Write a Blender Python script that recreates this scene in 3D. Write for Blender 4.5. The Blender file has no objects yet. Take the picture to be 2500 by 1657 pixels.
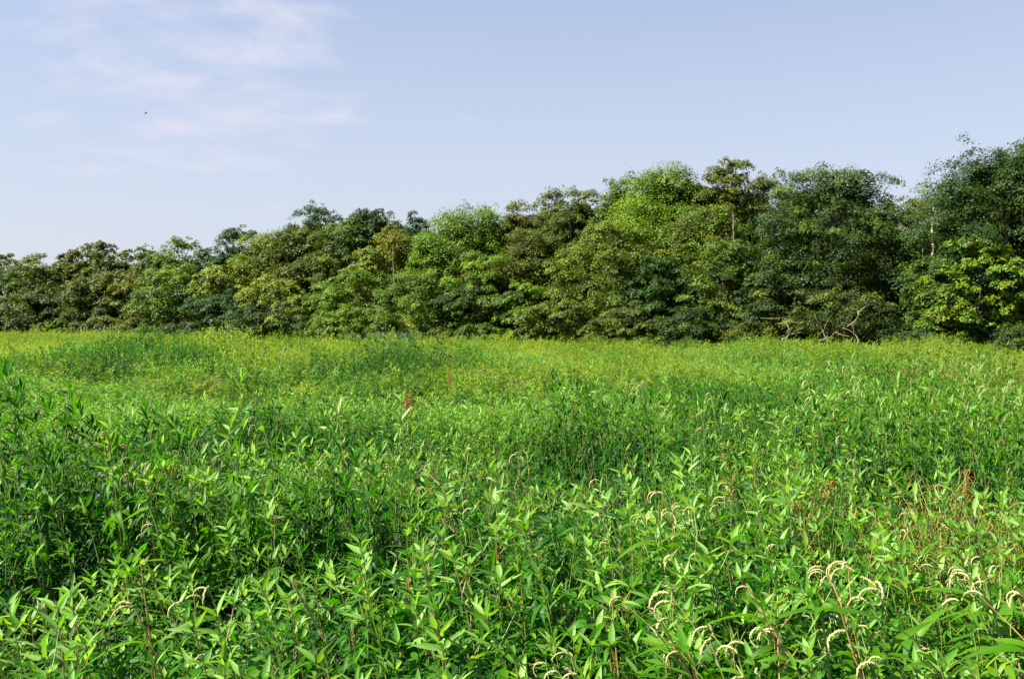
import bpy, math, random
import numpy as np
from mathutils import Matrix, Vector, Euler

R = math.radians
rng = np.random.default_rng(7)
random.seed(7)
scene = bpy.context.scene
C = scene.collection

# ------------------------------------------------------------------ camera
CAM_Z = 2.6
FPX = 2430.0            # focal length in pixels of the 2500 px wide photograph
HORIZON = 788.0
cam_d = bpy.data.cameras.new('camera')
cam = bpy.data.objects.new('camera', cam_d)
C.objects.link(cam)
cam_d.sensor_width = 36.0
cam_d.lens = 36.0 * FPX / 2500.0
cam_d.clip_start = 0.05
cam_d.clip_end = 6000
cam.location = (0, 0, CAM_Z)
cam.rotation_euler = (R(90) - math.atan((828.5 - HORIZON) / FPX), 0, 0)
scene.camera = cam

# ------------------------------------------------------------------ light
SUN_EL, SUN_AZ = 50.0, -104.0       # azimuth clockwise from +Y (the view direction)
sdir = Vector((math.sin(R(SUN_AZ)) * math.cos(R(SUN_EL)), math.cos(R(SUN_AZ)) * math.cos(R(SUN_EL)), math.sin(R(SUN_EL))))
world = bpy.data.worlds.new('World')
scene.world = world
world.use_nodes = True
wn, wl = world.node_tree.nodes, world.node_tree.links
wn.clear()


def N(tree, kind, **kw):
    n = tree.nodes.new(kind)
    for k, v in kw.items():
        if k.startswith('i_'):
            key = k[2:]
            key = int(key) if key.isdigit() else key
            n.inputs[key].default_value = v
        else:
            setattr(n, k, v)
    return n


wt = world.node_tree
sky = N(wt, 'ShaderNodeTexSky', sky_type='NISHITA', sun_disc=False, sun_elevation=R(SUN_EL), sun_rotation=R(SUN_AZ),
        air_density=1.1, dust_density=0.5, ozone_density=3.0)
tc = N(wt, 'ShaderNodeTexCoord')
sep = N(wt, 'ShaderNodeSeparateXYZ')
wl.new(tc.outputs['Generated'], sep.inputs[0])


def M(tree, op, a, b=None, c=None, clamp=False):
    n = tree.nodes.new('ShaderNodeMath')
    n.operation = op
    n.use_clamp = clamp
    for i, v in enumerate((a, b, c)):
        if v is None:
            continue
        if isinstance(v, (int, float)):
            n.inputs[i].default_value = v
        else:
            tree.links.new(v, n.inputs[i])
    return n.outputs[0]


def MR(tree, v, a, b, c=0.0, d=1.0, smooth=True):
    n = tree.nodes.new('ShaderNodeMapRange')
    if smooth:
        n.interpolation_type = 'SMOOTHSTEP'
    tree.links.new(v, n.inputs[0])
    for i, x in enumerate((a, b, c, d)):
        n.inputs[i + 1].default_value = x
    return n.outputs[0]


# veil of thin cloud on a flat layer far above
zc = M(wt, 'MAXIMUM', sep.outputs[2], 0.03)
zc = M(wt, 'ADD', zc, 0.12)
cu = M(wt, 'DIVIDE', sep.outputs[0], zc)
cv = M(wt, 'DIVIDE', sep.outputs[1], zc)
comb = N(wt, 'ShaderNodeCombineXYZ')
wl.new(cu, comb.inputs[0])
wl.new(cv, comb.inputs[1])
n1 = N(wt, 'ShaderNodeTexNoise', i_Scale=2.5, i_Detail=7.0, i_Roughness=0.56, i_Distortion=0.2)
n2 = N(wt, 'ShaderNodeTexNoise', i_Scale=0.35, i_Detail=2.0)
mp = N(wt, 'ShaderNodeMapping')
mp.inputs['Location'].default_value = (3.1, 0.8, 0.0)
wl.new(comb.outputs[0], mp.inputs[0])
wl.new(mp.outputs[0], n1.inputs['Vector'])
wl.new(mp.outputs[0], n2.inputs['Vector'])
# a broad cloud patch up to the left
cdir = N(wt, 'ShaderNodeVectorMath', operation='DOT_PRODUCT')
v = Vector(((470 - 1250) / FPX, 1, (HORIZON - 130) / FPX)).normalized()
cdir.inputs[1].default_value = v
wl.new(tc.outputs['Generated'], cdir.inputs[0])
patch = MR(wt, cdir.outputs['Value'], 0.978, 1.0)
dens = M(wt, 'ADD', n1.outputs[0], M(wt, 'MULTIPLY', patch, 0.25))
dens = M(wt, 'ADD', dens, M(wt, 'MULTIPLY', n2.outputs[0], 0.06))
cloud = MR(wt, dens, 0.66, 0.94)
veil = MR(wt, sep.outputs[2], -0.05, 0.66, 1.0, 0.0)
skyc = N(wt, 'ShaderNodeMix', data_type='RGBA')
skyc.inputs[7].default_value = (4.0, 4.1, 4.85, 1)
wl.new(sky.outputs[0], skyc.inputs[6])
mask = M(wt, 'MULTIPLY', veil, 0.85)
wl.new(mask, skyc.inputs[0])
cl = N(wt, 'ShaderNodeMix', data_type='RGBA')
cl.inputs[7].default_value = (4.5, 4.55, 5.35, 1)
wl.new(skyc.outputs[2], cl.inputs[6])
wl.new(M(wt, 'MULTIPLY', cloud, 0.85), cl.inputs[0])
bg = N(wt, 'ShaderNodeBackground', i_Strength=0.0525)
wl.new(cl.outputs[2], bg.inputs[0])
wo = N(wt, 'ShaderNodeOutputWorld')
wl.new(bg.outputs[0], wo.inputs[0])

sun_d = bpy.data.lights.new('sun', 'SUN')
sun_d.energy = 5.0
sun_d.angle = R(0.53)
sun_d.color = (1.0, 0.95, 0.86)
sun = bpy.data.objects.new('sun', sun_d)
C.objects.link(sun)
sun.rotation_euler = sdir.to_track_quat('Z', 'Y').to_euler()

scene.view_settings.view_transform = 'Standard'
scene.view_settings.look = 'None'
scene.view_settings.gamma = 1.0
scene.view_settings.exposure = 1.7
scene.view_settings.use_curve_mapping = False
scene.render.engine = 'CYCLES'
scene.cycles.max_bounces = 4
scene.cycles.diffuse_bounces = 2
scene.cycles.transmission_bounces = 2
scene.cycles.glossy_bounces = 2
scene.cycles.sample_clamp_indirect = 6.0


# ------------------------------------------------------------------ helpers
def tag(o, label=None, cat=None, group=None, kind=None):
    if label: o['label'] = label
    if cat: o['category'] = cat
    if group: o['group'] = group
    if kind: o['kind'] = kind
    return o


def link(o, parent=None):
    C.objects.link(o)
    if parent is not None:
        o.parent = parent
    return o


def empty(name, loc, rz=0.0):
    o = bpy.data.objects.new(name, None)
    o.empty_display_size = 0.2
    C.objects.link(o)
    o.location = loc
    o.rotation_euler = (0, 0, rz)
    return o


def np_mesh(name, V, F, mats, mi=None, smooth=True, tint=None):
    """V (n,3); F list of arrays (each (k,3) or (k,4)); mi material index per face in the same order"""
    me = bpy.data.meshes.new(name)
    V = np.asarray(V, dtype=np.float32)
    if not isinstance(F, (list, tuple)):
        F = [F]
    F = [f for f in F if len(f)]
    nl = sum(f.size for f in F)
    nf = sum(len(f) for f in F)
    me.vertices.add(len(V))
    me.vertices.foreach_set('co', V.ravel())
    me.loops.add(nl)
    me.loops.foreach_set('vertex_index', np.concatenate([f.ravel() for f in F]).astype(np.int32))
    me.polygons.add(nf)
    sizes = np.concatenate([np.full(len(f), f.shape[1]) for f in F])
    starts = np.concatenate([[0], np.cumsum(sizes)[:-1]]).astype(np.int32)
    me.polygons.foreach_set('loop_start', starts)
    me.polygons.foreach_set('use_smooth', np.full(nf, bool(smooth)))
    for m in mats:
        me.materials.append(m)
    if mi is not None:
        me.polygons.foreach_set('material_index', np.asarray(mi, dtype=np.int32))
    if tint is not None:
        a = me.attributes.new('tint', 'FLOAT', 'FACE')
        a.data.foreach_set('value', np.asarray(tint, dtype=np.float32))
    me.update(calc_edges=True)
    return me


def tube(pts, radii, sides=5):
    """tapered tube along a polyline -> verts, quads"""
    pts = np.asarray(pts, float)
    n = len(pts)
    t = np.gradient(pts, axis=0)
    t /= np.linalg.norm(t, axis=1)[:, None] + 1e-9
    ref = np.array([0.31, 0.93, 0.17]) if abs(t[0][2]) > 0.7 else np.array([0.1, 0.2, 0.97])
    a = np.cross(t, ref)
    a /= np.linalg.norm(a, axis=1)[:, None] + 1e-9
    b = np.cross(t, a)
    ang = np.linspace(0, 2 * np.pi, sides, endpoint=False)
    V = pts[:, None, :] + np.asarray(radii)[:, None, None] * (np.cos(ang)[None, :, None] * a[:, None, :] + np.sin(ang)[None, :, None] * b[:, None, :])
    V = V.reshape(-1, 3)
    i = np.arange(n - 1)[:, None] * sides
    j = np.arange(sides)[None, :]
    k = (j + 1) % sides
    F = np.stack([i + j, i + k, i + k + sides, i + j + sides], -1).reshape(-1, 4)
    return V, F


def join(parts):
    """parts: list of (V, F4) -> merged"""
    Vs, Fs, off = [], [], 0
    for V, F in parts:
        Vs.append(V)
        Fs.append(F + off)
        off += len(V)
    return np.concatenate(Vs), np.concatenate(Fs)


# ------------------------------------------------------------------ materials
def bsdf_mat(name):
    m = bpy.data.materials.new(name)
    m.use_nodes = True
    t = m.node_tree
    t.nodes.clear()
    out = t.nodes.new('ShaderNodeOutputMaterial')
    return m, t, out


KL = 0.72


def leaf_mat(name, dark, light, patchc=None, trans=0.42, rough=0.42, spec=0.5, hue_scale=0.35, use_tint=False, transc=None, patch_amt=0.7):
    dark, light = [tuple(c * KL for c in x) for x in (dark, light)]
    patchc = patchc and tuple(c * KL for c in patchc)
    m, t, out = bsdf_mat(name)
    L = t.links
    oi = t.nodes.new('ShaderNodeObjectInfo')
    at = t.nodes.new('ShaderNodeAttribute')
    at.attribute_name = 'tint'
    rnd = M(t, 'FRACT', M(t, 'ADD', at.outputs['Fac'], oi.outputs['Random']))
    if use_tint:
        rnd = oi.outputs['Random']
        rnd = M(t, 'ADD', at.outputs['Fac'], M(t, 'MULTIPLY', M(t, 'SUBTRACT', rnd, 0.5), 0.3), clamp=True)
    mix = t.nodes.new('ShaderNodeMix'); mix.data_type = 'RGBA'
    mix.inputs[6].default_value = (*dark, 1)
    mix.inputs[7].default_value = (*light, 1)
    L.new(rnd, mix.inputs[0])
    col = mix.outputs[2]
    geo = t.nodes.new('ShaderNodeNewGeometry')
    if patchc is not None:
        nz = N(t, 'ShaderNodeTexNoise', i_Scale=hue_scale, i_Detail=3.0)
        L.new(geo.outputs['Position'], nz.inputs['Vector'])
        f = MR(t, nz.outputs[0], 0.42, 0.66, 0.0, patch_amt)
        m2 = t.nodes.new('ShaderNodeMix'); m2.data_type = 'RGBA'
        L.new(f, m2.inputs[0]); L.new(col, m2.inputs[6])
        m2.inputs[7].default_value = (*patchc, 1)
        col = m2.outputs[2]
    pb = N(t, 'ShaderNodeBsdfPrincipled', i_Roughness=rough)
    pb.inputs['Specular IOR Level'].default_value = spec
    L.new(col, pb.inputs['Base Color'])
    tr = t.nodes.new('ShaderNodeBsdfTranslucent')
    hs = t.nodes.new('ShaderNodeMix'); hs.data_type = 'RGBA'; hs.blend_type = 'MULTIPLY'
    hs.inputs[0].default_value = 1.0
    L.new(col, hs.inputs[6])
    hs.inputs[7].default_value = (*(transc or (2.3, 1.9, 0.7)), 1)
    L.new(hs.outputs[2], tr.inputs[0])
    ms = t.nodes.new('ShaderNodeMixShader')
    ms.inputs[0].default_value = trans
    L.new(pb.outputs[0], ms.inputs[1]); L.new(tr.outputs[0], ms.inputs[2])
    L.new(ms.outputs[0], out.inputs[0])
    return m


def plain_mat(name, c1, c2, scale=30.0, rough=0.75, stretch=(1, 1, 1), bump=0.0):
    m, t, out = bsdf_mat(name)
    L = t.links
    tcn = t.nodes.new('ShaderNodeTexCoord')
    mpn = t.nodes.new('ShaderNodeMapping')
    mpn.inputs['Scale'].default_value = stretch
    L.new(tcn.outputs['Object'], mpn.inputs[0])
    nz = N(t, 'ShaderNodeTexNoise', i_Scale=scale, i_Detail=4.0, i_Roughness=0.6)
    L.new(mpn.outputs[0], nz.inputs['Vector'])
    f = MR(t, nz.outputs[0], 0.35, 0.65)
    mix = t.nodes.new('ShaderNodeMix'); mix.data_type = 'RGBA'
    mix.inputs[6].default_value = (*c1, 1); mix.inputs[7].default_value = (*c2, 1)
    L.new(f, mix.inputs[0])
    pb = N(t, 'ShaderNodeBsdfPrincipled', i_Roughness=rough)
    L.new(mix.outputs[2], pb.inputs['Base Color'])
    if bump:
        bn = N(t, 'ShaderNodeBump', i_Strength=bump, i_Distance=0.02)
        L.new(nz.outputs[0], bn.inputs['Height'])
        L.new(bn.outputs[0], pb.inputs['Normal'])
    L.new(pb.outputs[0], out.inputs[0])
    return m


MT = {}
MT['rag'] = leaf_mat('ragweed_leaf', (0.008, 0.066, 0.003), (0.046, 0.200, 0.006), patchc=(0.095, 0.240, 0.005), patch_amt=0.65, trans=.40, rough=.5, spec=.16, transc=(1.7, 2.2, .3))
MT['herb'] = leaf_mat('herb_leaf', (0.030, 0.100, 0.003), (0.100, 0.230, 0.010), patchc=(0.12, 0.24, 0.008), trans=.42, spec=.12, transc=(2.0, 2.1, .3))
MT['ragdark'] = leaf_mat('ragweed_dark_leaf', (0.004, 0.040, 0.003), (0.014, 0.098, 0.006), trans=.30, rough=.5, spec=.16, transc=(1.7, 2.0, .4))  # emerald variety, darkened so its colour also holds shade of mounds and hollows
MT['young'] = leaf_mat('ragweed_young_leaf', (0.100, 0.300, 0.018), (0.300, 0.520, 0.110), trans=0.40, rough=0.5, spec=.22, transc=(1.8, 1.7, .4))
MT['smart'] = leaf_mat('smartweed_leaf', (0.045, 0.170, 0.004), (0.120, 0.290, 0.010), trans=0.42, rough=0.45, spec=.2, transc=(2.0, 1.9, .4))
MT['dry'] = leaf_mat('dry_leaf', (0.22, 0.16, 0.015), (0.50, 0.30, 0.03), trans=0.3, rough=0.6, transc=(1.2, 1, .6))
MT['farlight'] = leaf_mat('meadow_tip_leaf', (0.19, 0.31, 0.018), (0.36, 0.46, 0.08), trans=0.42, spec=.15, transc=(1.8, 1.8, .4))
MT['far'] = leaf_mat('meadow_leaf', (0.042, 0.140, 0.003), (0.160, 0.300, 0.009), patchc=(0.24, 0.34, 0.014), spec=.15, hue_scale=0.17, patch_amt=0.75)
MT['grey'] = leaf_mat('reed_leaf', (0.08, 0.15, 0.07), (0.20, 0.28, 0.16), trans=0.3, transc=(1.5, 1.5, 1.0))
MT['stem'] = plain_mat('green_stem', (0.11, 0.19, 0.03), (0.22, 0.28, 0.07), 12, 0.5)
MT['redstem'] = plain_mat('red_stem', (0.30, 0.13, 0.05), (0.34, 0.28, 0.09), 9, 0.5)
MT['palestem'] = plain_mat('straw_stem', (0.26, 0.20, 0.06), (0.36, 0.28, 0.10), 9, 0.6)
MT['flower'] = leaf_mat('pale_flower', (0.52, 0.50, 0.17), (0.76, 0.72, 0.34), trans=0.25, rough=0.7, spec=0.2, transc=(1.1, 1.05, .8))
MT['dock'] = plain_mat('dock_seed', (0.24, 0.08, 0.02), (0.40, 0.16, 0.04), 40, 0.8)
MT['bark'] = plain_mat('bark', (0.06, 0.045, 0.032), (0.16, 0.125, 0.09), 6, 0.9, (1, 1, .25), 0.6)
MT['redbark'] = plain_mat('red_bark', (0.12, 0.055, 0.03), (0.24, 0.13, 0.08), 6, 0.9, (1, 1, .25), 0.6)
MT['palewood'] = plain_mat('pale_dead_wood', (0.34, 0.27, 0.18), (0.52, 0.43, 0.30), 5, 0.8, (1, 1, .2), 0.4)
MT['deadwood'] = plain_mat('dead_wood', (0.20, 0.16, 0.09), (0.34, 0.28, 0.17), 5, 0.8, (1, 1, .2), 0.4)
MT['soil'] = plain_mat('soil', (0.008, 0.012, 0.004), (0.014, 0.024, 0.006), 3, 0.95, bump=0.3)
MT['stake'] = plain_mat('stake_wood', (0.55, 0.42, 0.26), (0.68, 0.56, 0.38), 20, 0.7, (1, 1, .1))
MT['board'] = plain_mat('gap_slab_paint', (0.45, 0.55, 0.68), (0.55, 0.64, 0.75), 4, 0.5)
MT['bird'] = plain_mat('bird_feathers', (0.02, 0.02, 0.025), (0.05, 0.05, 0.055), 40, 0.8)
TREE_COLS = {
    'dark':   ((0.019, 0.049, 0.005), (0.063, 0.107, 0.008)),
    'blue':   ((0.020, 0.066, 0.010), (0.063, 0.128, 0.017)),
    'mid':    ((0.043, 0.101, 0.006), (0.127, 0.206, 0.011)),
    'bright': ((0.065, 0.156, 0.005), (0.176, 0.288, 0.007)),
    'olive':  ((0.054, 0.086, 0.006), (0.150, 0.193, 0.015)),
    'yellow': ((0.089, 0.158, 0.006), (0.248, 0.308, 0.016)),
    'cream':  ((0.097, 0.167, 0.011), (0.282, 0.343, 0.041)),
    'orange': ((0.070, 0.097, 0.005), (0.202, 0.207, 0.011)),
    'grey':   ((0.088, 0.112, 0.023), (0.185, 0.198, 0.041)),
}
for k, (a, b) in TREE_COLS.items():
    MT['t_' + k] = leaf_mat('tree_leaf_' + k, a, b, trans=0.26, rough=0.55, spec=0.22, use_tint=True, transc=(2.2, 1.9, 0.6))


# ------------------------------------------------------------------ canopy height of the meadow
def vnoise(x, y, s, seed):
    """smooth value noise, arrays"""
    x = np.asarray(x, float) / s
    y = np.asarray(y, float) / s
    xi, yi = np.floor(x), np.floor(y)
    fx, fy = x - xi, y - yi
    fx = fx * fx * (3 - 2 * fx); fy = fy * fy * (3 - 2 * fy)

    def h(a, b):
        v = np.sin(a * 127.1 + b * 311.7 + seed * 74.7) * 43758.5453
        return v - np.floor(v)
    return (h(xi, yi) * (1 - fx) + h(xi + 1, yi) * fx) * (1 - fy) + (h(xi, yi + 1) * (1 - fx) + h(xi + 1, yi + 1) * fx) * fy


def wx(px, d):
    return (px - 1250.0) / FPX * d


BUMPS = [  # px, distance, rx, ry, dz
    (60, 8.2, 1.2, 1.0, 0.60), (-260, 6.7, 0.8, 1.0, 0.65), (60, 7.2, .5, .6, .12), (560, 8.4, 1.5, 0.7, 0.46), (820, 8.1, 0.8, 0.6, 0.25),  # second entry: rise added out of frame to shade the left hollow
    (300, 6.7, 1.4, 0.55, -0.72), (40, 5.9, 0.9, 0.6, -0.40),
    (1500, 11.3, 1.0, 1.0, -0.85), (1420, 14.2, 1.5, 1.5, 0.75), (1690, 12.2, 0.9, 1.4, 0.38),
    (2340, 9.4, 1.1, 0.7, -0.70), (2420, 12.3, 1.5, 1.4, 0.42), (2150, 7.6, 0.7, 0.6, -0.40),
    (2060, 20.0, 3.0, 3.0, 0.35), (330, 38.0, 4.5, 3.0, 1.0), (330, 30.0, 4.5, 2.4, -0.50),
    (1000, 34.0, 3.2, 3.5, 0.50), (1000, 27.5, 3.0, 2.0, -0.40), (700, 16.0, 2.5, 1.6, 0.35), (700, 12.8, 2.0, 1.2, -0.35), (650, 48.0, 6.0, 5.0, 0.35),
    (150, 80.0, 9, 9, 0.55), (120, 20.0, 3.0, 2.0, 0.3), (900, 21.0, 2.2, 1.6, -0.45), (1850, 44.0, 8.0, 5.0, 0.30),
    (1100, 60.0, 10, 6, 0.25), (950, 18.5, 1.6, 1.5, .35), (2000, 26.0, 4, 2, .4), (1600, 24, 3, 2, -.3)]
DARK = [(1500, 12.3, 1.2, 1.8), (200, 12.5, 2.0, 1.6), (330, 35.0, 4.0, 2.0), (2350, 10.5, 1.2, 1.2), (700, 14.5, 1.6, 1.2), (60, 8.6, 1.0, .9), (1000, 32., 2.5, 2.0), (1330, 9.8, .8, .5), (2000, 24.5, 3, 1.2)]  # where darker plants grow, painting in shade of mound fronts and hollows


def canopy(x, y):
    x = np.asarray(x, float); y = np.asarray(y, float)
    am = 1 + 1.1 * np.clip((y - 14) / 22, 0, 1) - 1.3 * np.clip((y - 42) / 14, 0, 1)
    h = 1.20 + am * 0.40 * (vnoise(x, y, 3.3, 1) - 0.5) + am * 0.42 * (np.clip((vnoise(x, y, 6.5, 2) - 0.5) * 1.8, -.6, .6)) * np.clip(y / 14, .3, 1) + 0.16 * (vnoise(x, y, 1.2, 3) - 0.5)
    for px, d, rx, ry, dz in BUMPS:
        h = h + dz * np.exp(-((x - wx(px, d)) / rx) ** 2 - ((y - d) / ry) ** 2)
    return h


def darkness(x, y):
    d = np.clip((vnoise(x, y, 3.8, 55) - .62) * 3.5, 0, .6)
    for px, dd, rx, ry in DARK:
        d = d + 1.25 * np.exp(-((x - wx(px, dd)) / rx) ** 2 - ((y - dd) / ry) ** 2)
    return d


# tree line: distance of the wood's foot for a direction
def treeline(px):
    return np.interp(px, [-600, 0, 250, 500, 700, 1000, 1250, 1700, 2100, 2500, 3000], [160, 124, 112, 98, 90, 80, 75, 69, 63, 56, 50])


# ------------------------------------------------------------------ ground
gx = np.concatenate([[-2500, -800, -300], np.linspace(-130, 130, 66), [300, 800, 2500]])
gy = np.concatenate([[-2500, -300, -40], np.linspace(-10, 190, 60), [400, 1000, 3000]])
GX, GY = np.meshgrid(gx, gy)
GZ = 0.08 * (vnoise(GX, GY, 6.0, 9) - 0.5)
V = np.stack([GX, GY, GZ], -1).reshape(-1, 3)
nx = len(gx)
ii, jj = np.meshgrid(np.arange(len(gx) - 1), np.arange(len(gy) - 1))
a0 = (jj * nx + ii).ravel()
F = np.stack([a0, a0 + 1, a0 + nx + 1, a0 + nx], -1)
ground = link(bpy.data.objects.new('ground', np_mesh('ground', V, F, [MT['soil']])))
tag(ground, kind='structure')


# ------------------------------------------------------------------ leaves (unit length, along +Y, upper side +Z)
def lobe(length, width, droop, fold, segs=6, y0=0.0, ang=0.0, curl=0.0, belly=0.35):
    t = np.linspace(0, 1, segs + 1)
    w = width * np.sin(np.pi * t ** (0.62 if belly < 0.5 else 1.0)) ** 0.9
    w[0] = width * 0.05
    w[-1] = 0.0015
    yy = t * length
    zz = -droop * t ** 2 * length + 0.10 * length * t
    V = []
    for k in range(segs + 1):
        V += [(-w[k], yy[k], zz[k] + fold * w[k]), (0, yy[k], zz[k]), (w[k], yy[k], zz[k] + fold * w[k] * (1 + curl))]
    V = np.array(V)
    c, s = math.cos(ang), math.sin(ang)
    V = np.stack([V[:, 0] * c + V[:, 1] * s, -V[:, 0] * s + V[:, 1] * c, V[:, 2]], -1)
    V[:, 1] += y0
    F = []
    for k in range(segs):
        b = 3 * k
        F += [(b, b + 1, b + 4, b + 3), (b + 1, b + 2, b + 5, b + 4)]
    return V, np.array(F)


LEAF = {}   # kind -> list of (V, F, material key)


def add_leaf(kind, parts, mk):
    pet = lobe(parts[0][2], 0.010, 0.0, 0.2, 1)
    V, F = join([pet] + [p[:2] for p in parts])
    # taper petiole: keep narrow strip
    LEAF.setdefault(kind, []).append((V, F, mk))


rl = np.random.default_rng(3)
for q in range(7):
    dr, fo = rl.uniform(0.10, 0.9), rl.uniform(0.1, 0.35)
    y0 = 0.14
    add_leaf('rag_simple', [(*lobe(0.86, rl.uniform(0.085, 0.135), dr, fo, 6, y0, curl=rl.uniform(-1.2, 1.2)), 0.15)], 'rag')
for q in range(5):
    dr, fo = rl.uniform(0.15, 0.85), rl.uniform(0.1, 0.4)
    y0 = 0.22
    a1, a2 = rl.uniform(0.55, 0.85), rl.uniform(0.55, 0.85)
    add_leaf('rag_tri', [(*lobe(0.80, rl.uniform(.095, .122), dr, fo, 6, y0, curl=rl.uniform(-1, 1)), 0.23),
                         (*lobe(0.62, 0.090, dr + .1, fo, 4, y0, a1), 0.23),
                         (*lobe(0.62, 0.090, dr + .1, fo, 4, y0, -a2), 0.23)], 'rag')
for q in range(3):
    dr, fo = rl.uniform(-0.15, 0.25), rl.uniform(0.25, 0.6)
    add_leaf('young', [(*lobe(0.92, 0.120, dr, fo, 5, 0.08), 0.09)], 'young')
for q in range(2):
    dr = rl.uniform(0, 0.3)
    add_leaf('young_tri', [(*lobe(0.84, 0.115, dr, .5, 5, 0.16), 0.17), (*lobe(0.55, 0.07, dr, .5, 3, 0.16, .6), 0.17),
                           (*lobe(0.55, 0.07, dr, .5, 3, 0.16, -.6), 0.17)], 'young')
for q in range(4):
    add_leaf('smart', [(*lobe(0.95, 0.100, rl.uniform(0.35, 1.0), rl.uniform(0.2, 0.45), 8, 0.05), 0.06)], 'smart')
for q in range(3):
    add_leaf('narrow', [(*lobe(0.95, rl.uniform(.065, .09), rl.uniform(.1, .7), rl.uniform(.1, .4), 4, 0.03), 0.04)], 'herb')
for q in range(3):
    V_, F_ = lobe(1.0, 0.0055, rl.uniform(.3, .7), .4, 8)
    V_[:, 2] *= -1
    LEAF.setdefault('grass', []).append((V_, F_, 'smart'))
add_leaf('dry', [(*lobe(0.9, 0.05, 0.9, 0.9, 5, 0.1), 0.11)], 'dry')

LEAF_MESH = {k: [np_mesh('leaf', V, F, [MT[mk]]) for V, F, mk in v] for k, v in LEAF.items()}


def frame(pos, d, up_hint, scale, roll=0.0):
    """matrix mapping leaf +Y to d, +Z near up"""
    y = d / (np.linalg.norm(d) + 1e-9)
    x = np.cross(y, up_hint)
    x /= np.linalg.norm(x) + 1e-9
    z = np.cross(x, y)
    c, s = math.cos(roll), math.sin(roll)
    x, z = x * c + z * s, z * c - x * s
    m = np.eye(4)
    m[:3, 0] = x * scale; m[:3, 1] = y * scale; m[:3, 2] = z * scale; m[:3, 3] = pos
    return m


WIND = np.array([-0.42, -0.05, 0.0])
UP = np.array([0, 0, 1.0])


def stem_curve(r, h, lean, n=8):
    t = np.linspace(0, 1, n)
    wob = r.uniform(-0.03, 0.03, 2)
    x = lean[0] * t ** 1.7 * h + wob[0] * np.sin(t * 5)
    y = lean[1] * t ** 1.7 * h + wob[1] * np.sin(t * 4 + 1)
    return np.stack([x, y, t * h], -1)


def at_curve(P, t):
    f = t * (len(P) - 1)
    i = min(int(f), len(P) - 2)
    return P[i] + (P[i + 1] - P[i]) * (f - i)


def ragweed(r, h, zmin=0.38, big=1.0, top_only=False):
    """-> stem list[(V,F)], leaves list[(kind, idx, matrix)]"""
    lean = (r.normal(-0.10, 0.08), r.normal(-0.01, 0.07))
    P = stem_curve(r, h, lean)
    stems = [tube(P, np.linspace(0.0065, 0.0022, len(P)), 5)]
    leaves = []
    z = max(zmin * h, h - 0.85)
    az = r.uniform(0, 6.28)
    while z < h - 0.015:
        t = z / h
        p = at_curve(P, t)
        u = (h - z) / 0.42
        L = (0.085 + 0.085 * min(1.0, u) + (0.010 if .06 < u < .35 else 0)) * r.uniform(0.65, 1.3) * big
        for s in (0, math.pi):
            a = az + s + r.normal(0, 0.18)
            el = 0.75 - 1.25 * min(1.0, u) + r.normal(0, 0.22)
            d = np.array([math.cos(a) * math.cos(el), math.sin(a) * math.cos(el), math.sin(el)]) + WIND * 0.9 * (0.5 + 0.5 * min(1, u))
            if u < 0.30:
                kind = 'young'
            elif u < 0.55:
                kind = 'young_tri' if r.random() < 0.4 else 'rag_simple'
            else:
                kind = 'rag_tri' if r.random() < 0.6 else 'rag_simple'
            if u > 0.6 and r.random() < 0.05:
                kind = 'dry'
            up = UP + r.normal(0, 0.22, 3)
            leaves.append((kind, int(r.integers(len(LEAF[kind]))), frame(p, d, up, L, r.normal(0, 0.25))))
        if 0.3 < u < 1.5 and r.random() < 0.40:     # axillary shoot
            a = az + r.choice([0, math.pi]) + 0.2
            e = p + np.array([math.cos(a) * 0.09, math.sin(a) * 0.09, 0.13]) * r.uniform(0.8, 1.5)
            stems.append(tube(np.array([p, (p + e) / 2 + [0, 0, -0.01], e]), [0.003, 0.0025, 0.0018], 4))
            a2 = r.uniform(0, 6.28)
            for q in range(4):
                dd = np.array([math.cos(a2 + q * 1.57), math.sin(a2 + q * 1.57), 0.7]) + WIND
                kind = 'young' if q % 2 else 'rag_simple'
                leaves.append((kind, int(r.integers(len(LEAF[kind]))), frame(e, dd, UP + r.normal(0, .2, 3), r.uniform(0.08, 0.13) * big, 0)))
        az += math.pi / 2 + r.normal(0, 0.12)
        z += (0.080 if u > 0.6 else 0.050 if u > 0.25 else 0.027) * r.uniform(0.85, 1.2)
    return stems, leaves


def herb(r, h, zmin=0.45):
    P = stem_curve(r, h, (r.normal(-.12, .08), r.normal(0, .08)))
    stems = [tube(P, np.linspace(0.005, 0.0016, len(P)), 4)]
    leaves = []
    z, a = zmin * h, r.uniform(0, 6.28)
    while z < h:
        u = (h - z) / (h * (1 - zmin))
        el = 1.0 - 0.9 * u + r.normal(0, .15)
        d = np.array([math.cos(a) * math.cos(el), math.sin(a) * math.cos(el), math.sin(el)]) + WIND * .7
        leaves.append(('narrow', int(r.integers(3)), frame(at_curve(P, z / h), d, UP + r.normal(0, .2, 3), (.05 + .09 * min(1, u * 2.2)) * r.uniform(.8, 1.2), 0)))
        a += 2.4 + r.normal(0, .15)
        z += .024 * r.uniform(.8, 1.2)
    return stems, leaves


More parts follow.
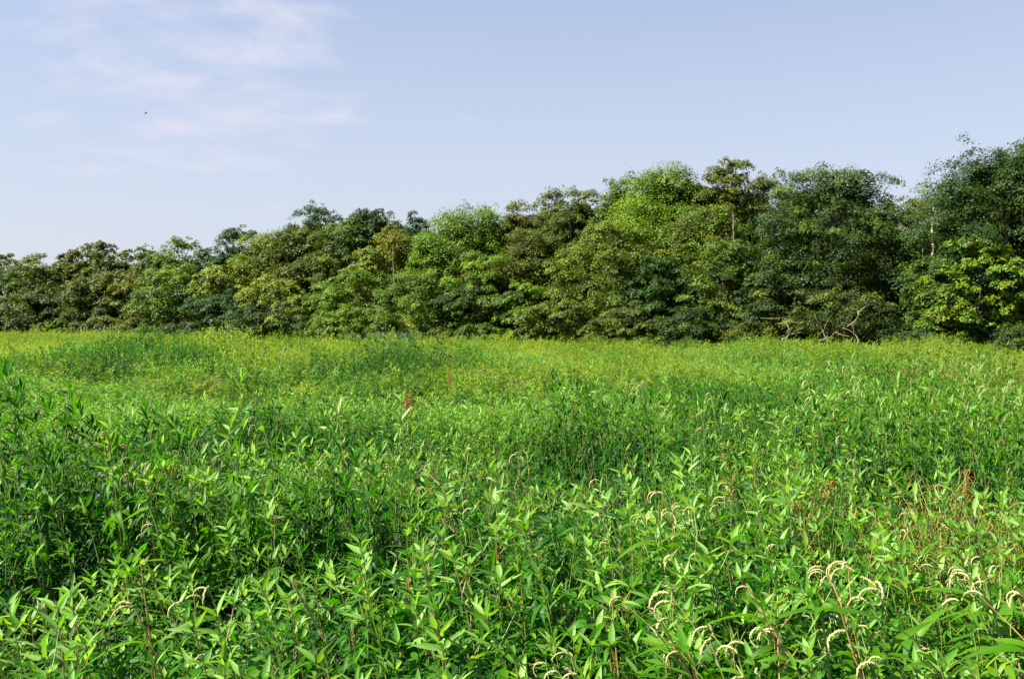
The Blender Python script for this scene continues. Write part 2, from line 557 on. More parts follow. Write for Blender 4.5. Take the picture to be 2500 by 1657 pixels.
# flower spike: arching cord of tiny beads; base at origin, leaving along +X then drooping
def spike_mesh(r, length, bend, name='flower_spike'):
    n = 14
    t = np.linspace(0, 1, n)
    th = 0.75 - bend * t
    dx = np.cos(th) * length / n
    dz = np.sin(th) * length / n
    P = np.stack([np.cumsum(dx) - dx[0], np.zeros(n) + r.normal(0, .002, n), np.cumsum(dz) - dz[0]], -1)
    rad = 0.0036 * np.sin(np.pi * (0.12 + 0.86 * t)) ** 0.5
    parts = [tube(P, rad, 5)]
    octv = np.array([(1, 0, 0), (-1, 0, 0), (0, 1, 0), (0, -1, 0), (0, 0, 1), (0, 0, -1)], float)
    octf = np.array([(0, 2, 4, 4), (2, 1, 4, 4), (1, 3, 4, 4), (3, 0, 4, 4), (2, 0, 5, 5), (1, 2, 5, 5), (3, 1, 5, 5), (0, 3, 5, 5)])
    tv, tf = [], []
    off = 0
    for k in range(46):
        tt = r.uniform(0.04, 0.97)
        p = at_curve(P, tt)
        a = r.uniform(0, 6.28)
        rr = 0.0038 * math.sin(math.pi * (0.12 + 0.84 * tt)) ** 0.5
        c = p + np.array([r.normal(0, .3) * rr, math.cos(a) * rr, math.sin(a) * rr])
        tv.append(octv * r.uniform(0.0019, 0.0032) + c)
        tf.append(octf[:, :3] + off)
        off += 6
    V1, F1 = parts[0]
    V = np.concatenate([V1] + tv)
    T = np.concatenate(tf) + len(V1)
    return V, F1, T


SPIKES = []
rs = np.random.default_rng(11)
for q in range(6):
    SPIKES.append(spike_mesh(rs, rs.uniform(0.09, 0.15), rs.uniform(1.9, 3.4)))
for q in range(2):
    SPIKES.append(spike_mesh(rs, rs.uniform(0.05, 0.07), rs.uniform(0.2, 0.8)))
SPIKE_MESH = [np_mesh('flower_spike', V, [F, T], [MT['flower']]) for V, F, T in SPIKES]


def smartweed(r, h, nb=3, leafy=1.0, lean_x=-0.28):
    """-> stems, leaves, spikes[(idx, matrix)]"""
    lean = (lean_x + r.normal(0, 0.08), r.normal(0, 0.08))
    P = stem_curve(r, h * 0.93, lean, 9)
    stems = [tube(P, np.linspace(0.0075, 0.003, len(P)), 6)]
    leaves, spikes = [], []
    az = r.uniform(0, 6.28)
    for q in range(int(7 * leafy)):
        t = 0.45 + 0.5 * q / (7 * leafy)
        p = at_curve(P, t)
        a = az + q * 2.4
        d = np.array([math.cos(a), math.sin(a), r.uniform(0.3, 0.9)]) + WIND * 1.2
        L = r.uniform(0.15, 0.27) * (1.15 - 0.5 * (t - 0.45))
        leaves.append(('smart', int(r.integers(4)), frame(p, d, UP + r.normal(0, .25, 3), L, r.normal(0, .3))))

    def tip(e, dirx):
        k = 1 + int(r.random() < .5) + int(r.random() < .2)
        for m in range(k):
            i = int(r.integers(6)) if r.random() < 0.85 else 6 + int(r.integers(2))
            a = math.pi + r.normal(0, 0.55) if r.random() < 0.8 else r.uniform(0, 6.28)
            s = r.uniform(0.65, 1.2)
            mm = np.array(Matrix.Translation(e + r.normal(0, 0.012, 3)) @ Matrix.Rotation(a, 4, 'Z') @ Matrix.Rotation(r.normal(0, .2), 4, 'Y') @ Matrix.Scale(s, 4))
            spikes.append((i, mm))
    top = P[-1]
    tip(top, 0)
    for b in range(nb):
        t = r.uniform(0.62, 0.93)
        p = at_curve(P, t)
        a = r.uniform(0, 6.28)
        e = p + np.array([math.cos(a) * 0.10 - 0.07, math.sin(a) * 0.10, 0.10 + 0.12 * r.random()]) * r.uniform(0.8, 1.3)
        stems.append(tube(np.array([p, p * 0.5 + e * 0.5 + [0.015, 0, -0.01], e]), [0.0035, 0.0028, 0.0018], 5))
        leaves.append(('smart', int(r.integers(4)), frame(p, (e - p) / 0.2 + WIND, UP + r.normal(0, .3, 3), r.uniform(0.10, 0.17), 0)))
        tip(e, 0)
    return stems, leaves, spikes


def merge_plants(plants, name, remap=None):
    """plants: list of (matrix4 or None, stems, leaves, spikes, stemkey) -> one mesh"""
    remap = remap or {}
    keys, Vs, Qs, Ts, mq, mt, tq, off = [], [], [], [], [], [], [], 0

    def midx(k):
        k = remap.get(k, k)
        if k not in keys:
            keys.append(k)
        return keys.index(k)
    for Mx, stems, leaves, spikes, sk in plants:
        Mx = np.eye(4) if Mx is None else Mx
        def tf(V, A):
            W = V @ A[:3, :3].T + A[:3, 3]
            return W @ Mx[:3, :3].T + Mx[:3, 3]
        for V, F in stems:
            Vs.append(tf(V, np.eye(4))); Qs.append(F + off); mq.append(np.full(len(F), midx(sk))); tq.append(np.zeros(len(F))); off += len(V)
        for kind, i, A in leaves:
            V, F, mk = LEAF[kind][i]
            Vs.append(tf(V, A)); Qs.append(F + off); mq.append(np.full(len(F), midx(mk))); tq.append(np.full(len(F), random.random())); off += len(V)
        for i, A in spikes:
            V, F, T = SPIKES[i]
            Vs.append(tf(V, A)); Qs.append(F + off); mq.append(np.full(len(F), midx('flower'))); tq.append(np.zeros(len(F)))
            Ts.append(T + off); mt.append(np.full(len(T), midx('flower'))); off += len(V)
    Fl = [np.concatenate(Qs)] + ([np.concatenate(Ts)] if Ts else [])
    return np_mesh(name, np.concatenate(Vs), Fl, [MT[k] for k in keys], np.concatenate(mq + mt), tint=np.concatenate(tq + [np.zeros(len(x)) for x in mt]))


# ------------------------------------------------------------------ mass planting by geometry nodes
def scatter(name, protos, pts, rot, scl, pid, label, cat):
    col = bpy.data.collections.new(name + '_kinds')
    for i, me in enumerate(protos):
        o = bpy.data.objects.new('%s_kind_%02d' % (name, i), me)
        col.objects.link(o)
    me = bpy.data.meshes.new(name)
    me.vertices.add(len(pts))
    me.vertices.foreach_set('co', np.asarray(pts, np.float32).ravel())
    for nm, ty, data in (('rot', 'FLOAT_VECTOR', rot), ('scl', 'FLOAT_VECTOR', scl)):
        a = me.attributes.new(nm, ty, 'POINT')
        a.data.foreach_set('vector', np.asarray(data, np.float32).ravel())
    a = me.attributes.new('pid', 'INT', 'POINT')
    a.data.foreach_set('value', np.asarray(pid, np.int32))
    ob = link(bpy.data.objects.new(name, me))
    ng = bpy.data.node_groups.new(name + '_planting', 'GeometryNodeTree')
    ng.interface.new_socket('Geometry', in_out='INPUT', socket_type='NodeSocketGeometry')
    ng.interface.new_socket('Geometry', in_out='OUTPUT', socket_type='NodeSocketGeometry')
    gi = ng.nodes.new('NodeGroupInput'); go = ng.nodes.new('NodeGroupOutput')
    m2p = ng.nodes.new('GeometryNodeMeshToPoints')
    iop = ng.nodes.new('GeometryNodeInstanceOnPoints')
    ci = ng.nodes.new('GeometryNodeCollectionInfo')
    ci.inputs['Collection'].default_value = col
    ci.inputs['Separate Children'].default_value = True
    ci.inputs['Reset Children'].default_value = True

    def attr(nm, ty):
        n = ng.nodes.new('GeometryNodeInputNamedAttribute')
        n.data_type = ty
        n.inputs['Name'].default_value = nm
        return n.outputs['Attribute']
    L = ng.links
    L.new(gi.outputs[0], m2p.inputs['Mesh'])
    L.new(m2p.outputs[0], iop.inputs['Points'])
    L.new(ci.outputs[0], iop.inputs['Instance'])
    iop.inputs['Pick Instance'].default_value = True
    L.new(attr('pid', 'INT'), iop.inputs['Instance Index'])
    e2r = ng.nodes.new('FunctionNodeEulerToRotation')
    L.new(attr('rot', 'FLOAT_VECTOR'), e2r.inputs[0])
    L.new(e2r.outputs[0], iop.inputs['Rotation'])
    L.new(attr('scl', 'FLOAT_VECTOR'), iop.inputs['Scale'])
    L.new(iop.outputs[0], go.inputs[0])
    md = ob.modifiers.new('planting', 'NODES')
    md.node_group = ng
    tag(ob, label, cat, kind='stuff')
    return ob


def jgrid(y0, y1, step, margin=1.5, r=rng, x0f=None):
    """jittered points in the wedge in front of the camera"""
    ys = np.arange(y0, y1, step)
    out = []
    for y in ys:
        w = 0.53 * y + margin
        xs = np.arange(-w, w, step)
        out.append(np.stack([xs + r.uniform(-.5, .5, len(xs)) * step, y + r.uniform(-.5, .5, len(xs)) * step], -1))
    return np.concatenate(out)


# ---- near plants: 300 individuals
IND_STEP = 0.255
near = jgrid(2.75, 9.0, IND_STEP, 0.25)
order = np.argsort(near[:, 1] + 0.10 * np.abs(near[:, 0]))
near = near[order]
NIND = 300
ind, rest_near = near[:NIND], near[NIND:]
yfront = ind[-1, 1]

ZONES = [
    ((-400, 620, 0, 1330), 'around the dark hollow at the left'),
    ((-400, 620, 1330, 1500), 'below the dark left hollow'),
    ((-400, 620, 1500, 3000), 'in the bottom left corner'),
    ((620, 1200, 0, 1440), 'in the middle, left of the hooked cream flowers'),
    ((620, 1200, 1440, 3000), 'at the bottom, left of the cream flower bunches'),
    ((1200, 1560, 1480, 3000), 'among the cream flower bunches at the bottom'),
    ((1200, 1900, 0, 1480), 'between the zigzag flowers and the front flowers'),
    ((1560, 2080, 1480, 3000), 'under the thick hanging cream spikes'),
    ((1900, 3000, 0, 1340), 'beside the orange dead patch'),
    ((1900, 3000, 1340, 1500), 'below the orange dead patch'),
    ((2080, 3000, 1500, 3000), 'in the bottom right corner'),
    ((0, 0, 0, 0), 'in the front of the meadow'),
]


def place_plant(name, loc, stems, leaves, spikes, sk, scale=1.0):
    root = empty(name, loc)
    root.scale = (scale,) * 3
    V, F = join(stems)
    link(bpy.data.objects.new('stem', np_mesh('stem', V, F, [MT[sk]])), root)
    for kind, i, A in leaves:
        o = bpy.data.objects.new('leaf', LEAF_MESH[kind][i])
        C.objects.link(o)
        o.parent = root
        o.matrix_local = Matrix(A.tolist())
    for i, A in spikes:
        o = bpy.data.objects.new('flower_spike', SPIKE_MESH[i])
        C.objects.link(o)
        o.parent = root
        o.matrix_local = Matrix(A.tolist())
    return root


rp = np.random.default_rng(21)
Hind = canopy(ind[:, 0], ind[:, 1])
for k in range(NIND):
    h = Hind[k] * (rp.uniform(0.62, 1.0) if rp.random() < .55 else rp.uniform(.95, 1.12))
    hb = rp.random() < .22
    st, lv = herb(rp, h, .5) if hb else ragweed(rp, h, zmin=0.42)
    red = rp.random() < 0.36
    sk = 'redstem' if red else 'stem'
    px_, py_ = 1250 + ind[k, 0] / ind[k, 1] * FPX, HORIZON + (CAM_Z - h) / ind[k, 1] * FPX
    zone = ZONES[-1][1]
    for (a_, b_, c_, d_), zn in ZONES:
        if a_ <= px_ < b_ and c_ <= py_ < d_:
            zone = zn
            break
    pre = 'leafy weed with a reddish stem' if red else 'green-stemmed weed with pointed lobed leaves'
    lab = pre + ' ' + zone
    grp = ('red-stemmed' if red else 'green-stemmed') + ' weeds ' + zone
    if hb:
        lab, grp = 'slender weed with narrow spiralling leaves ' + zone, 'narrow-leaved weeds ' + zone
    o = place_plant('narrow_leaf_plant' if hb else 'ragweed_plant', (ind[k, 0], ind[k, 1], 0), st, lv, [], sk)
    tag(o, lab, 'weed', grp)

# ---- smartweeds told apart: px, py of the top, branches, label
SW = [
    (1600, 1425, 3, 'pale drooping flower weed arching left over a large smooth leaf in front'),
    (1735, 1492, 3, 'flowering weed with two thick hanging cream spikes on a pale straight stem'),
    (1800, 1515, 2, 'short flowering weed with one hooked cream spike right of the thick pair'),
    (1822, 1590, 1, 'low flowering weed with an upside-down U of cream blossom'),
    (2010, 1335, 4, 'tall flowering weed with the biggest hooked cream spike and an upright one'),
    (2120, 1350, 3, 'flowering weed with a row of stepped hooked spikes right of the tallest spike'),
    (2150, 1425, 2, 'flowering weed with a thick arched spike above a long drooping leaf'),
    (2235, 1225, 5, 'open branched flowering weed with four arching spikes before the dark hollow'),
    (2340, 1260, 3, 'flowering weed with upright and hooked spikes beside the orange dead patch'),
    (2355, 1345, 2, 'slim flowering weed with three stacked cream spikes on a curved stalk'),
    (2435, 1375, 4, 'flowering weed with paired arched spikes near the right edge'),
    (2490, 1400, 3, 'flowering weed cut by the right edge of the picture'),
    (1400, 1560, 5, 'many-spiked cream flowering weed at the bottom of the picture'),
    (1465, 1590, 4, 'flowering weed with long cream spikes over a broad yellow-green leaf at the bottom'),
    (1290, 1600, 4, 'flowering weed with short knobbly cream spikes at the bottom edge'),
    (1540, 1610, 2, 'thin flowering weed with small upright buds at the bottom'),
    (2160, 1640, 2, 'flowering weed whose spikes just rise over the bottom edge at right'),
    (1465, 1140, 4, 'flowering weed with a zigzag of yellow-cream spikes in mid meadow'),
    (1225, 1110, 4, 'upright flowering weed with hooked spikes in the middle of the meadow'),
    (1060, 1100, 3, 'long flowering weed bent far over to the left in the middle'),
    (1560, 1200, 4, 'bushy flowering weed with pairs of hooked spikes right of the zigzag one'),
    (1640, 1215, 3, 'flowering weed with a single hook behind the bushy flowering one'),
    (1660, 1190, 3, 'leaning flowering weed with a line of three spikes down its stalk'),
    (1770, 1145, 4, 'thin upright flowering weed with small spikes all round its top'),
    (90, 985, 5, 'tall flowering weed leaning left above the shaded leaves at the left edge'),
    (10, 1010, 4, 'flowering weed with a broad arched leaf cut by the left edge'),
    (215, 1030, 2, 'single pale stalked flowering weed standing behind the tall left clump'),
    (330, 1425, 2, 'small flowering weed with short cream spikes low at the left'),
    (535, 1360, 2, 'small hooked flowering weed among the lower left leaves'),
    (1845, 1385, 2, 'small cream-hooked weed in the gap left of the tallest spikes'),
    (820, 1010, 3, 'bent flowering weed left of the rusty seed heads'),
    (2060, 1460, 2, 'flowering weed with a single hooked spike and broad leaves'),
]
rw = np.random.default_rng(5)
for px, py, nb, lab in SW:
    extra = 0.23
    zt = 1.35
    for it in range(25):
        d = (CAM_Z - zt) * FPX / (py - HORIZON)
        zt = .6 * zt + .4 * (float(canopy(wx(px, d), d)) + extra)
    big = 1.2 if d < 5.5 else 1.05
    h = zt / big
    st, lv, sp = smartweed(rw, h, nb, 1.0)
    # root shifted so that the leaning top comes above the wanted spot
    topx = st[0][0][:, 0].max() if False else float(st[0][0][-6:, 0].mean()) * big
    o = place_plant('smartweed_plant', (wx(px, d) - topx, d, 0), st, lv, sp, 'redstem' if rw.random() < .25 else 'stem', big)
    tag(o, lab, 'flowering weed', 'flowering weeds rising over the meadow')

# ---- long arching leaf plant bottom right, grass seed head, rusty docks
def grass_blade(p, d, L, w, mat, droop, parent, name='blade'):
    V, F = lobe(1.0, w, droop, 0.35, 10)
    A = frame(np.array(p), np.array(d, float), UP, L)
    W = V @ A[:3, :3].T + A[:3, 3]
    link(bpy.data.objects.new(name, np_mesh(name, W, F, [mat])), parent)


def spot(px, py, extra=0.1):
    zt = 1.3
    for it in range(25):
        d = (CAM_Z - zt) * FPX / (py - HORIZON)
        zt = .6 * zt + .4 * (float(canopy(wx(px, d), d)) + extra)
    return wx(px, d), d, zt


x, y, zt = spot(2020, 1475, 0.10)
o = empty('broad_leaf_weed', (x + 0.1, y, 0))
tag(o, 'broad-leaved weed with one long dark leaf arching down to the right', 'weed')
P = stem_curve(rw, zt, (-0.1, 0))
V, F = tube(P, np.linspace(.009, .005, len(P)), 6)
link(bpy.data.objects.new('stem', np_mesh('stem', V, F, [MT['stem']])), o)
for dvec, L in (((1.0, -.15, .35), .40), ((-.9, -.3, .5), .28), ((-.3, -.8, 1.0), .26), ((-.2, .5, 1.3), .22), ((.4, -.7, .9), .24)):
    grass_blade(P[-1] - np.array([0, 0, .05]), dvec, L, 0.075, MT['smart'], 0.85, o, 'leaf')

def seed_grass(px, py, lab, col='flower', leanx=-0.35, n=70, hgt=0.12):
    x, y, zt = spot(px, py, hgt)
    o = empty('seed_grass', (x, y, 0))
    tag(o, lab, 'grass stalk')
    P = stem_curve(rw, zt, (leanx, 0))
    V, F = tube(P, np.linspace(.004, .0015, len(P)), 4)
    link(bpy.data.objects.new('stalk', np_mesh('stalk', V, F, [MT['stem']])), o)
    parts = []
    for q in range(n):
        t = rw.uniform(0.80, 1.0)
        p = at_curve(P, t)
        a = rw.uniform(0, 6.28)
        e = p + np.array([math.cos(a) * .014 - 0.01, math.sin(a) * .014, .032])
        parts.append(tube(np.array([p, (p + e) / 2, e]), [.001, .0030, .0008], 4))
    V, F = join(parts)
    link(bpy.data.objects.new('seed_head', np_mesh('seed_head', V, F, [MT[col]])), o)


seed_grass(985, 1420, 'tan grass seed head leaning left in the lower middle')
seed_grass(400, 1480, 'green-tan grass seed head leaning left low at the left', leanx=-0.4)
seed_grass(1830, 1115, 'thin pale grass stalk in the middle right of the meadow', leanx=-0.15)


def dock(px, py, lab, sc=1.0):
    x, y, zt = spot(px, py, 0.15)
    o = empty('dock_plant', (x, y, 0))
    tag(o, lab, 'weed', 'rusty seed heads standing in the meadow')
    P = stem_curve(rw, zt, (-0.03, 0))
    V, F = tube(P, np.linspace(.012, .006, len(P)), 5)
    link(bpy.data.objects.new('stem', np_mesh('stem', V, F, [MT['redstem']])), o)
    parts = []
    for q in range(110):
        p = at_curve(P, rw.uniform(0.78, 1.0)) + rw.normal(0, .022 * sc, 3)
        s = rw.uniform(.008, .015)
        parts.append(tube(np.array([p - [0, 0, s], p, p + [0, 0, s]]), [.001, s * .6, .001], 4))
    V, F = join(parts)
    link(bpy.data.objects.new('seed_head', np_mesh('seed_head', V, F, [MT['dock']])), o)


dock(1019, 905, 'rusty brown seed head standing farthest left of the upper rusty ones', 1.0)
dock(1055, 903, 'dark rusty seed head behind the cream flowers in mid meadow', 1.0)
dock(1098, 905, 'orange-brown seed head right of the darker rusty one', .9)
dock(999, 962, 'left of the two close-set rusty seed heads nearer the camera', .9)
dock(1010, 962, 'right of the two close-set rusty seed heads nearer the camera', .9)
dock(905, 822, 'small red-brown seed head at the far edge below the trees', 1.8)

# ---- protos for the mass
rm = np.random.default_rng(99)
protos = []
for q in range(9):
    st, lv = ragweed(rm, rm.uniform(1.05, 1.2), zmin=0.36)
    protos.append(merge_plants([(None, st, lv, [], 'redstem' if q in (1, 3, 7) else 'stem')], 'weed_%d' % q))
for q in range(4):
    st, lv, sp = smartweed(rm, 1.22, 3)
    protos.append(merge_plants([(None, st, lv, sp, 'stem')], 'smart_%d' % q))
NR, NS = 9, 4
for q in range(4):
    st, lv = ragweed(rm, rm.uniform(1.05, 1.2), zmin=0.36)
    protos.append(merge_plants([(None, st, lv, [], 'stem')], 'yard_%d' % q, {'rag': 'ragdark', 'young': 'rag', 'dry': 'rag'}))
for q in range(3):
    st, lv = herb(rm, rm.uniform(1.05, 1.2), .42)
    protos.append(merge_plants([(None, st, lv, [], 'stem')], 'zherb_%d' % q))
for q in range(2):      # thin grass tufts
    lv = []
    for k in range(9):
        a = rm.uniform(0, 6.28)
        lv.append(('grass', int(rm.integers(3)), frame(np.array([rm.normal(0, .03), rm.normal(0, .03), 0]), np.array([math.cos(a) * .6, math.sin(a) * .6, 1.2]) + WIND * .8, np.array([-math.cos(a), -math.sin(a), .3]), rm.uniform(.8, 1.2))))
    protos.append(merge_plants([(None, [tube(stem_curve(rm, 1.25, (-.1, 0)), np.linspace(.004, .001, 8), 4)], lv, [], 'palestem')], 'zgrass_%d' % q))


def patchy(pts):
    return vnoise(pts[:, 0], pts[:, 1], 2.6, 31)


def mass_points(pts, r, base_h=1.15, sw_lo=0.66, sw_p=0.07):
    n = len(pts)
    H = canopy(pts[:, 0], pts[:, 1])
    pt = patchy(pts)
    sw = (r.random(n) < np.where(pt > sw_lo, 2.2 * sw_p, sw_p * 0.35))
    pid = np.where(sw, NR + r.integers(0, NS, n), r.integers(0, NR, n))
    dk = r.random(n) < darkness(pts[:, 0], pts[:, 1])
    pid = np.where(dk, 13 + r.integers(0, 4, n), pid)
    gr = r.random(n) < .014
    hb = (r.random(n) < .30) & ~dk & ~sw
    pid = np.where(hb, 17 + r.integers(0, 3, n), pid)
    pid = np.where(gr, 20 + r.integers(0, 2, n), pid)
    sw = sw & ~dk & ~gr
    sc = H / base_h * np.where(r.random(n) < .55, r.uniform(0.62, 1.0, n), r.uniform(.95, 1.12, n)) * np.where(sw, 1.06, 1.0)
    rot = np.stack([r.normal(0, .07, n), r.normal(-.03, .07, n), r.uniform(-.9, .9, n)], -1)
    pos = np.stack([pts[:, 0], pts[:, 1], np.zeros(n)], -1)
    lat = np.sqrt(np.clip(sc, .6, 1.4)) * np.interp(pts[:, 1], [5.5, 9], [1.0, .78])
    scl = np.stack([lat, lat, sc], -1)
    return pos, rot, scl, pid


b = jgrid(9.0 + 0, 15.5, 0.235, 1.5)
allp = np.concatenate([rest_near, b])
# outside the frame to the sides and just below it, thinner
pos, rot, scl, pid = mass_points(allp, rm)
ug = jgrid(2.5, 10.0, 0.27, 0.8)
n = len(ug)
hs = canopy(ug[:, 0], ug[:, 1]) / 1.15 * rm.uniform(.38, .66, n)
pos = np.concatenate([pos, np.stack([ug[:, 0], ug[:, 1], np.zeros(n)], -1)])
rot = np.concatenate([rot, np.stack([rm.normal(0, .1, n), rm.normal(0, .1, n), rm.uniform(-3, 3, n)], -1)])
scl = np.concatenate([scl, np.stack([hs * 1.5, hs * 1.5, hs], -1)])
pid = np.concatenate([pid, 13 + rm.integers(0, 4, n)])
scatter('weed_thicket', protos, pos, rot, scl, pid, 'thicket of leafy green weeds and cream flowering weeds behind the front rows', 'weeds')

# ---- patches of one metre for the middle and far meadow
patches = []
for q in range(6):
    pl = []
    for gx_ in range(5):
        for gy_ in range(4):
            T = np.eye(4)
            T[:3, 3] = ((gx_ - 2) * .22 + rm.uniform(-.13, .13), (gy_ - 1.5) * .27 + rm.uniform(-.13, .13), 0)
            s = rm.uniform(.68, 1.10)
            T[2, 2] = s
            a = rm.uniform(-.8, .8)
            T[0, 0] = T[1, 1] = math.cos(a); T[0, 1] = -math.sin(a); T[1, 0] = math.sin(a)
            if rm.random() < (0.05 if q < 4 else 0.2):
                st, lv, sp = smartweed(rm, 1.18, 2)
            else:
                st, lv = herb(rm, 1.12, .6) if rm.random() < .3 else ragweed(rm, 1.12, zmin=0.55, big=.82)
                sp = []
            pl.append((T, st, lv, sp, 'stem'))
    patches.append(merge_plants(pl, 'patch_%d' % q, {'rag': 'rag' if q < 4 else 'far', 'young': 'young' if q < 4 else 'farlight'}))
for q in range(6):
    pl = []
    for g in range(20):
        T = np.eye(4)
        T[:3, 3] = (rm.uniform(-.6, .6), rm.uniform(-.6, .6), 0)
        T[2, 2] = rm.uniform(.74, 1.10)
        st, lv = ragweed(rm, 1.12, zmin=0.60, big=0.85)
        pl.append((T, st, lv, [], 'stem'))
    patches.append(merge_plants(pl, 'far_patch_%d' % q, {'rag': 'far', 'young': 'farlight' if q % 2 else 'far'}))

for q in range(2):
    pl = []
    for g in range(20):
        T = np.eye(4)
        T[:3, 3] = (rm.uniform(-.55, .55), rm.uniform(-.55, .55), 0)
        T[2, 2] = rm.uniform(.68, 1.10)
        st, lv = ragweed(rm, 1.12, zmin=0.55, big=.82)
        pl.append((T, st, lv, [], 'stem'))
    patches.append(merge_plants(pl, 'q_dark_patch_%d' % q, {'rag': 'ragdark', 'young': 'rag', 'dry': 'rag'}))
p1 = jgrid(15.5, 40, 0.88, 3, rm)
n = len(p1)
H = canopy(p1[:, 0], p1[:, 1]) / 1.12 * rm.uniform(.9, 1.06, n)
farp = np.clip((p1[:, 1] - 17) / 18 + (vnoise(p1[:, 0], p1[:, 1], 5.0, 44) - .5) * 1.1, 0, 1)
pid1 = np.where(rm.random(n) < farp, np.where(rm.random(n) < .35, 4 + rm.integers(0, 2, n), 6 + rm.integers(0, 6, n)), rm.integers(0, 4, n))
pid1 = np.where((vnoise(p1[:, 0], p1[:, 1], 4.2, 71) > .66) & (rm.random(n) < .8), rm.integers(0, 4, n), pid1)
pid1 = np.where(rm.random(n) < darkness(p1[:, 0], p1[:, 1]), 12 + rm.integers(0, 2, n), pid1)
rot1 = np.stack([rm.normal(0, .03, n), rm.normal(0, .03, n), rm.uniform(-.8, .8, n)], -1)
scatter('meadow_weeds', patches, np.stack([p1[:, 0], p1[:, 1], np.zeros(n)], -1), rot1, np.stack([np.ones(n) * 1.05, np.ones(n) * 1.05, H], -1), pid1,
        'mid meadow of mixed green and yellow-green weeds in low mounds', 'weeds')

p2 = jgrid(40, 160, 1.15, 5, rm)
pxs = 1250 + p2[:, 0] / p2[:, 1] * FPX
keep = p2[:, 1] < treeline(pxs) + 2
p2 = p2[keep]
n = len(p2)
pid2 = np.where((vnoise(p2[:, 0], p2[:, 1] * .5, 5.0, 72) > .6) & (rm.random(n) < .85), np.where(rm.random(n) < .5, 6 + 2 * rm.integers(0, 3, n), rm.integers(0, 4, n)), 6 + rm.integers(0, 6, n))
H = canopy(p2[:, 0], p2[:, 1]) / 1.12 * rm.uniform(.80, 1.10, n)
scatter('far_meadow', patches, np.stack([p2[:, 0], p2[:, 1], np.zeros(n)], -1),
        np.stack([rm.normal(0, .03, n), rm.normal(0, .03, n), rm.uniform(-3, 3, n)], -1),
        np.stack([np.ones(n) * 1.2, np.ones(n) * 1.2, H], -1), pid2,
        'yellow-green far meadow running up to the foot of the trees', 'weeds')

# dead orange tangle in the hollows
dp = []
for g in range(14):
    T = np.eye(4)
    T[:3, 3] = (rm.uniform(-.25, .25), rm.uniform(-.25, .25), 0)
    P = stem_curve(rm, .9, (rm.normal(0, .3), rm.normal(0, .3)))
    lv = []
    for q in range(16):
        a = rm.uniform(0, 6.28)
        lv.append(('dry', 0, frame(at_curve(P, rm.uniform(.4, 1)), np.array([math.cos(a), math.sin(a), rm.uniform(-.3, .7)]), UP, rm.uniform(.06, .13))))
    dp.append((T, [tube(P, np.linspace(.004, .002, len(P)), 4)], lv, [], 'palestem'))
dead = merge_plants(dp, 'dead_patch')
pts = []
for px, py, s, k in ((2140, 1225, .32, 4), (2340, 1170, .5, 3), (2420, 1260, .4, 2), (2430, 905, 3.2, 26), (2270, 900, 1.8, 10), (1080, 905, 1.5, 4), (520, 930, 1.2, 4)):
    x, y, zt = spot(px, py, -0.10)
    for q in range(k):
        pts.append((x + rm.normal(0, s), y + rm.normal(0, s), 0))
pts = np.array(pts)
n = len(pts)
scatter('dry_tangle', [dead], pts, np.stack([np.zeros(n), np.zeros(n), rm.uniform(0, 6, n)], -1),
        np.stack([np.ones(n), np.ones(n), (canopy(pts[:, 0], pts[:, 1]) - .06) / .95], -1), np.zeros(n),
        'orange-brown dried stalks tangled in the hollows of the meadow', 'dry stalks')

# grey-green reeds along the far edge
rdp = []
for g in range(3):
    lv, st = [], []
    pl = []
    for q in range(26):
        T = np.eye(4)
        T[:3, 3] = (rm.uniform(-.5, .5), rm.uniform(-.5, .5), 0)
        h = rm.uniform(1.1, 1.5)
        P = stem_curve(rm, h, (rm.normal(-.08, .06), 0), 5)
        lv = []
        for k in range(7):
            a = rm.uniform(0, 6.28)
            lv.append(('smart', int(rm.integers(4)), frame(at_curve(P, rm.uniform(.45, .97)), np.array([math.cos(a), math.sin(a), 1.6]), UP + rm.normal(0, .3, 3), rm.uniform(.16, .26))))
        pl.append((T, [tube(P, np.linspace(.006, .003, 5), 4)], lv, [], 'grey'))
    rdp.append(merge_plants(pl, 'reed_%d' % g, {'smart': 'grey'}))
pts = []
for pxa, pxb, k, dd in ((235, 480, 170, 4), (850, 1080, 60, 4), (850, 1000, 22, 18)):
    for q in range(k):
        px = rm.uniform(pxa, pxb)
        d = float(treeline(px)) - 2 - rm.uniform(0, dd)
        pts.append((wx(px, d), d, 0))
pts = np.array(pts)
n = len(pts)
scatter('reed_strip', rdp, pts, np.stack([np.zeros(n), np.zeros(n), rm.uniform(-.6, .6, n)], -1),
        np.stack([np.ones(n), np.ones(n), rm.uniform(1.2, 1.45, n)], -1), rm.integers(0, 3, n),
        'grey-green reeds in strips along the far edge of the meadow', 'reeds')

# tall pale reed stalks told apart
for px, py, lab in ((891, 820, 'pale reed stalk bent at its top, left of the rusty far-edge seed head'),
                    (912, 823, 'pale reed stalk leaning left, right of the rusty far-edge seed head'),
                    (1006, 826, 'short upright pale reed stalk at the far edge of the meadow')):
    d = float(treeline(px)) - 4
    zt = CAM_Z + (HORIZON - py) / FPX * d
    o = empty('reed_stalk', (wx(px, d) + .2, d, 0))
    tag(o, lab, 'reed')
    P = stem_curve(rm, zt, (-0.15, 0))
    V, F = tube(P, np.linspace(.02, .012, len(P)), 5)
    link(bpy.data.objects.new('stalk', np_mesh('stalk', V, F, [MT['grey']])), o)
    V, F = tube(np.array([P[-2], P[-1], P[-1] + [-.06, 0, .1]]), [.02, .05, .01], 5)
    link(bpy.data.objects.new('plume', np_mesh('plume', V, F, [MT['deadwood']])), o)


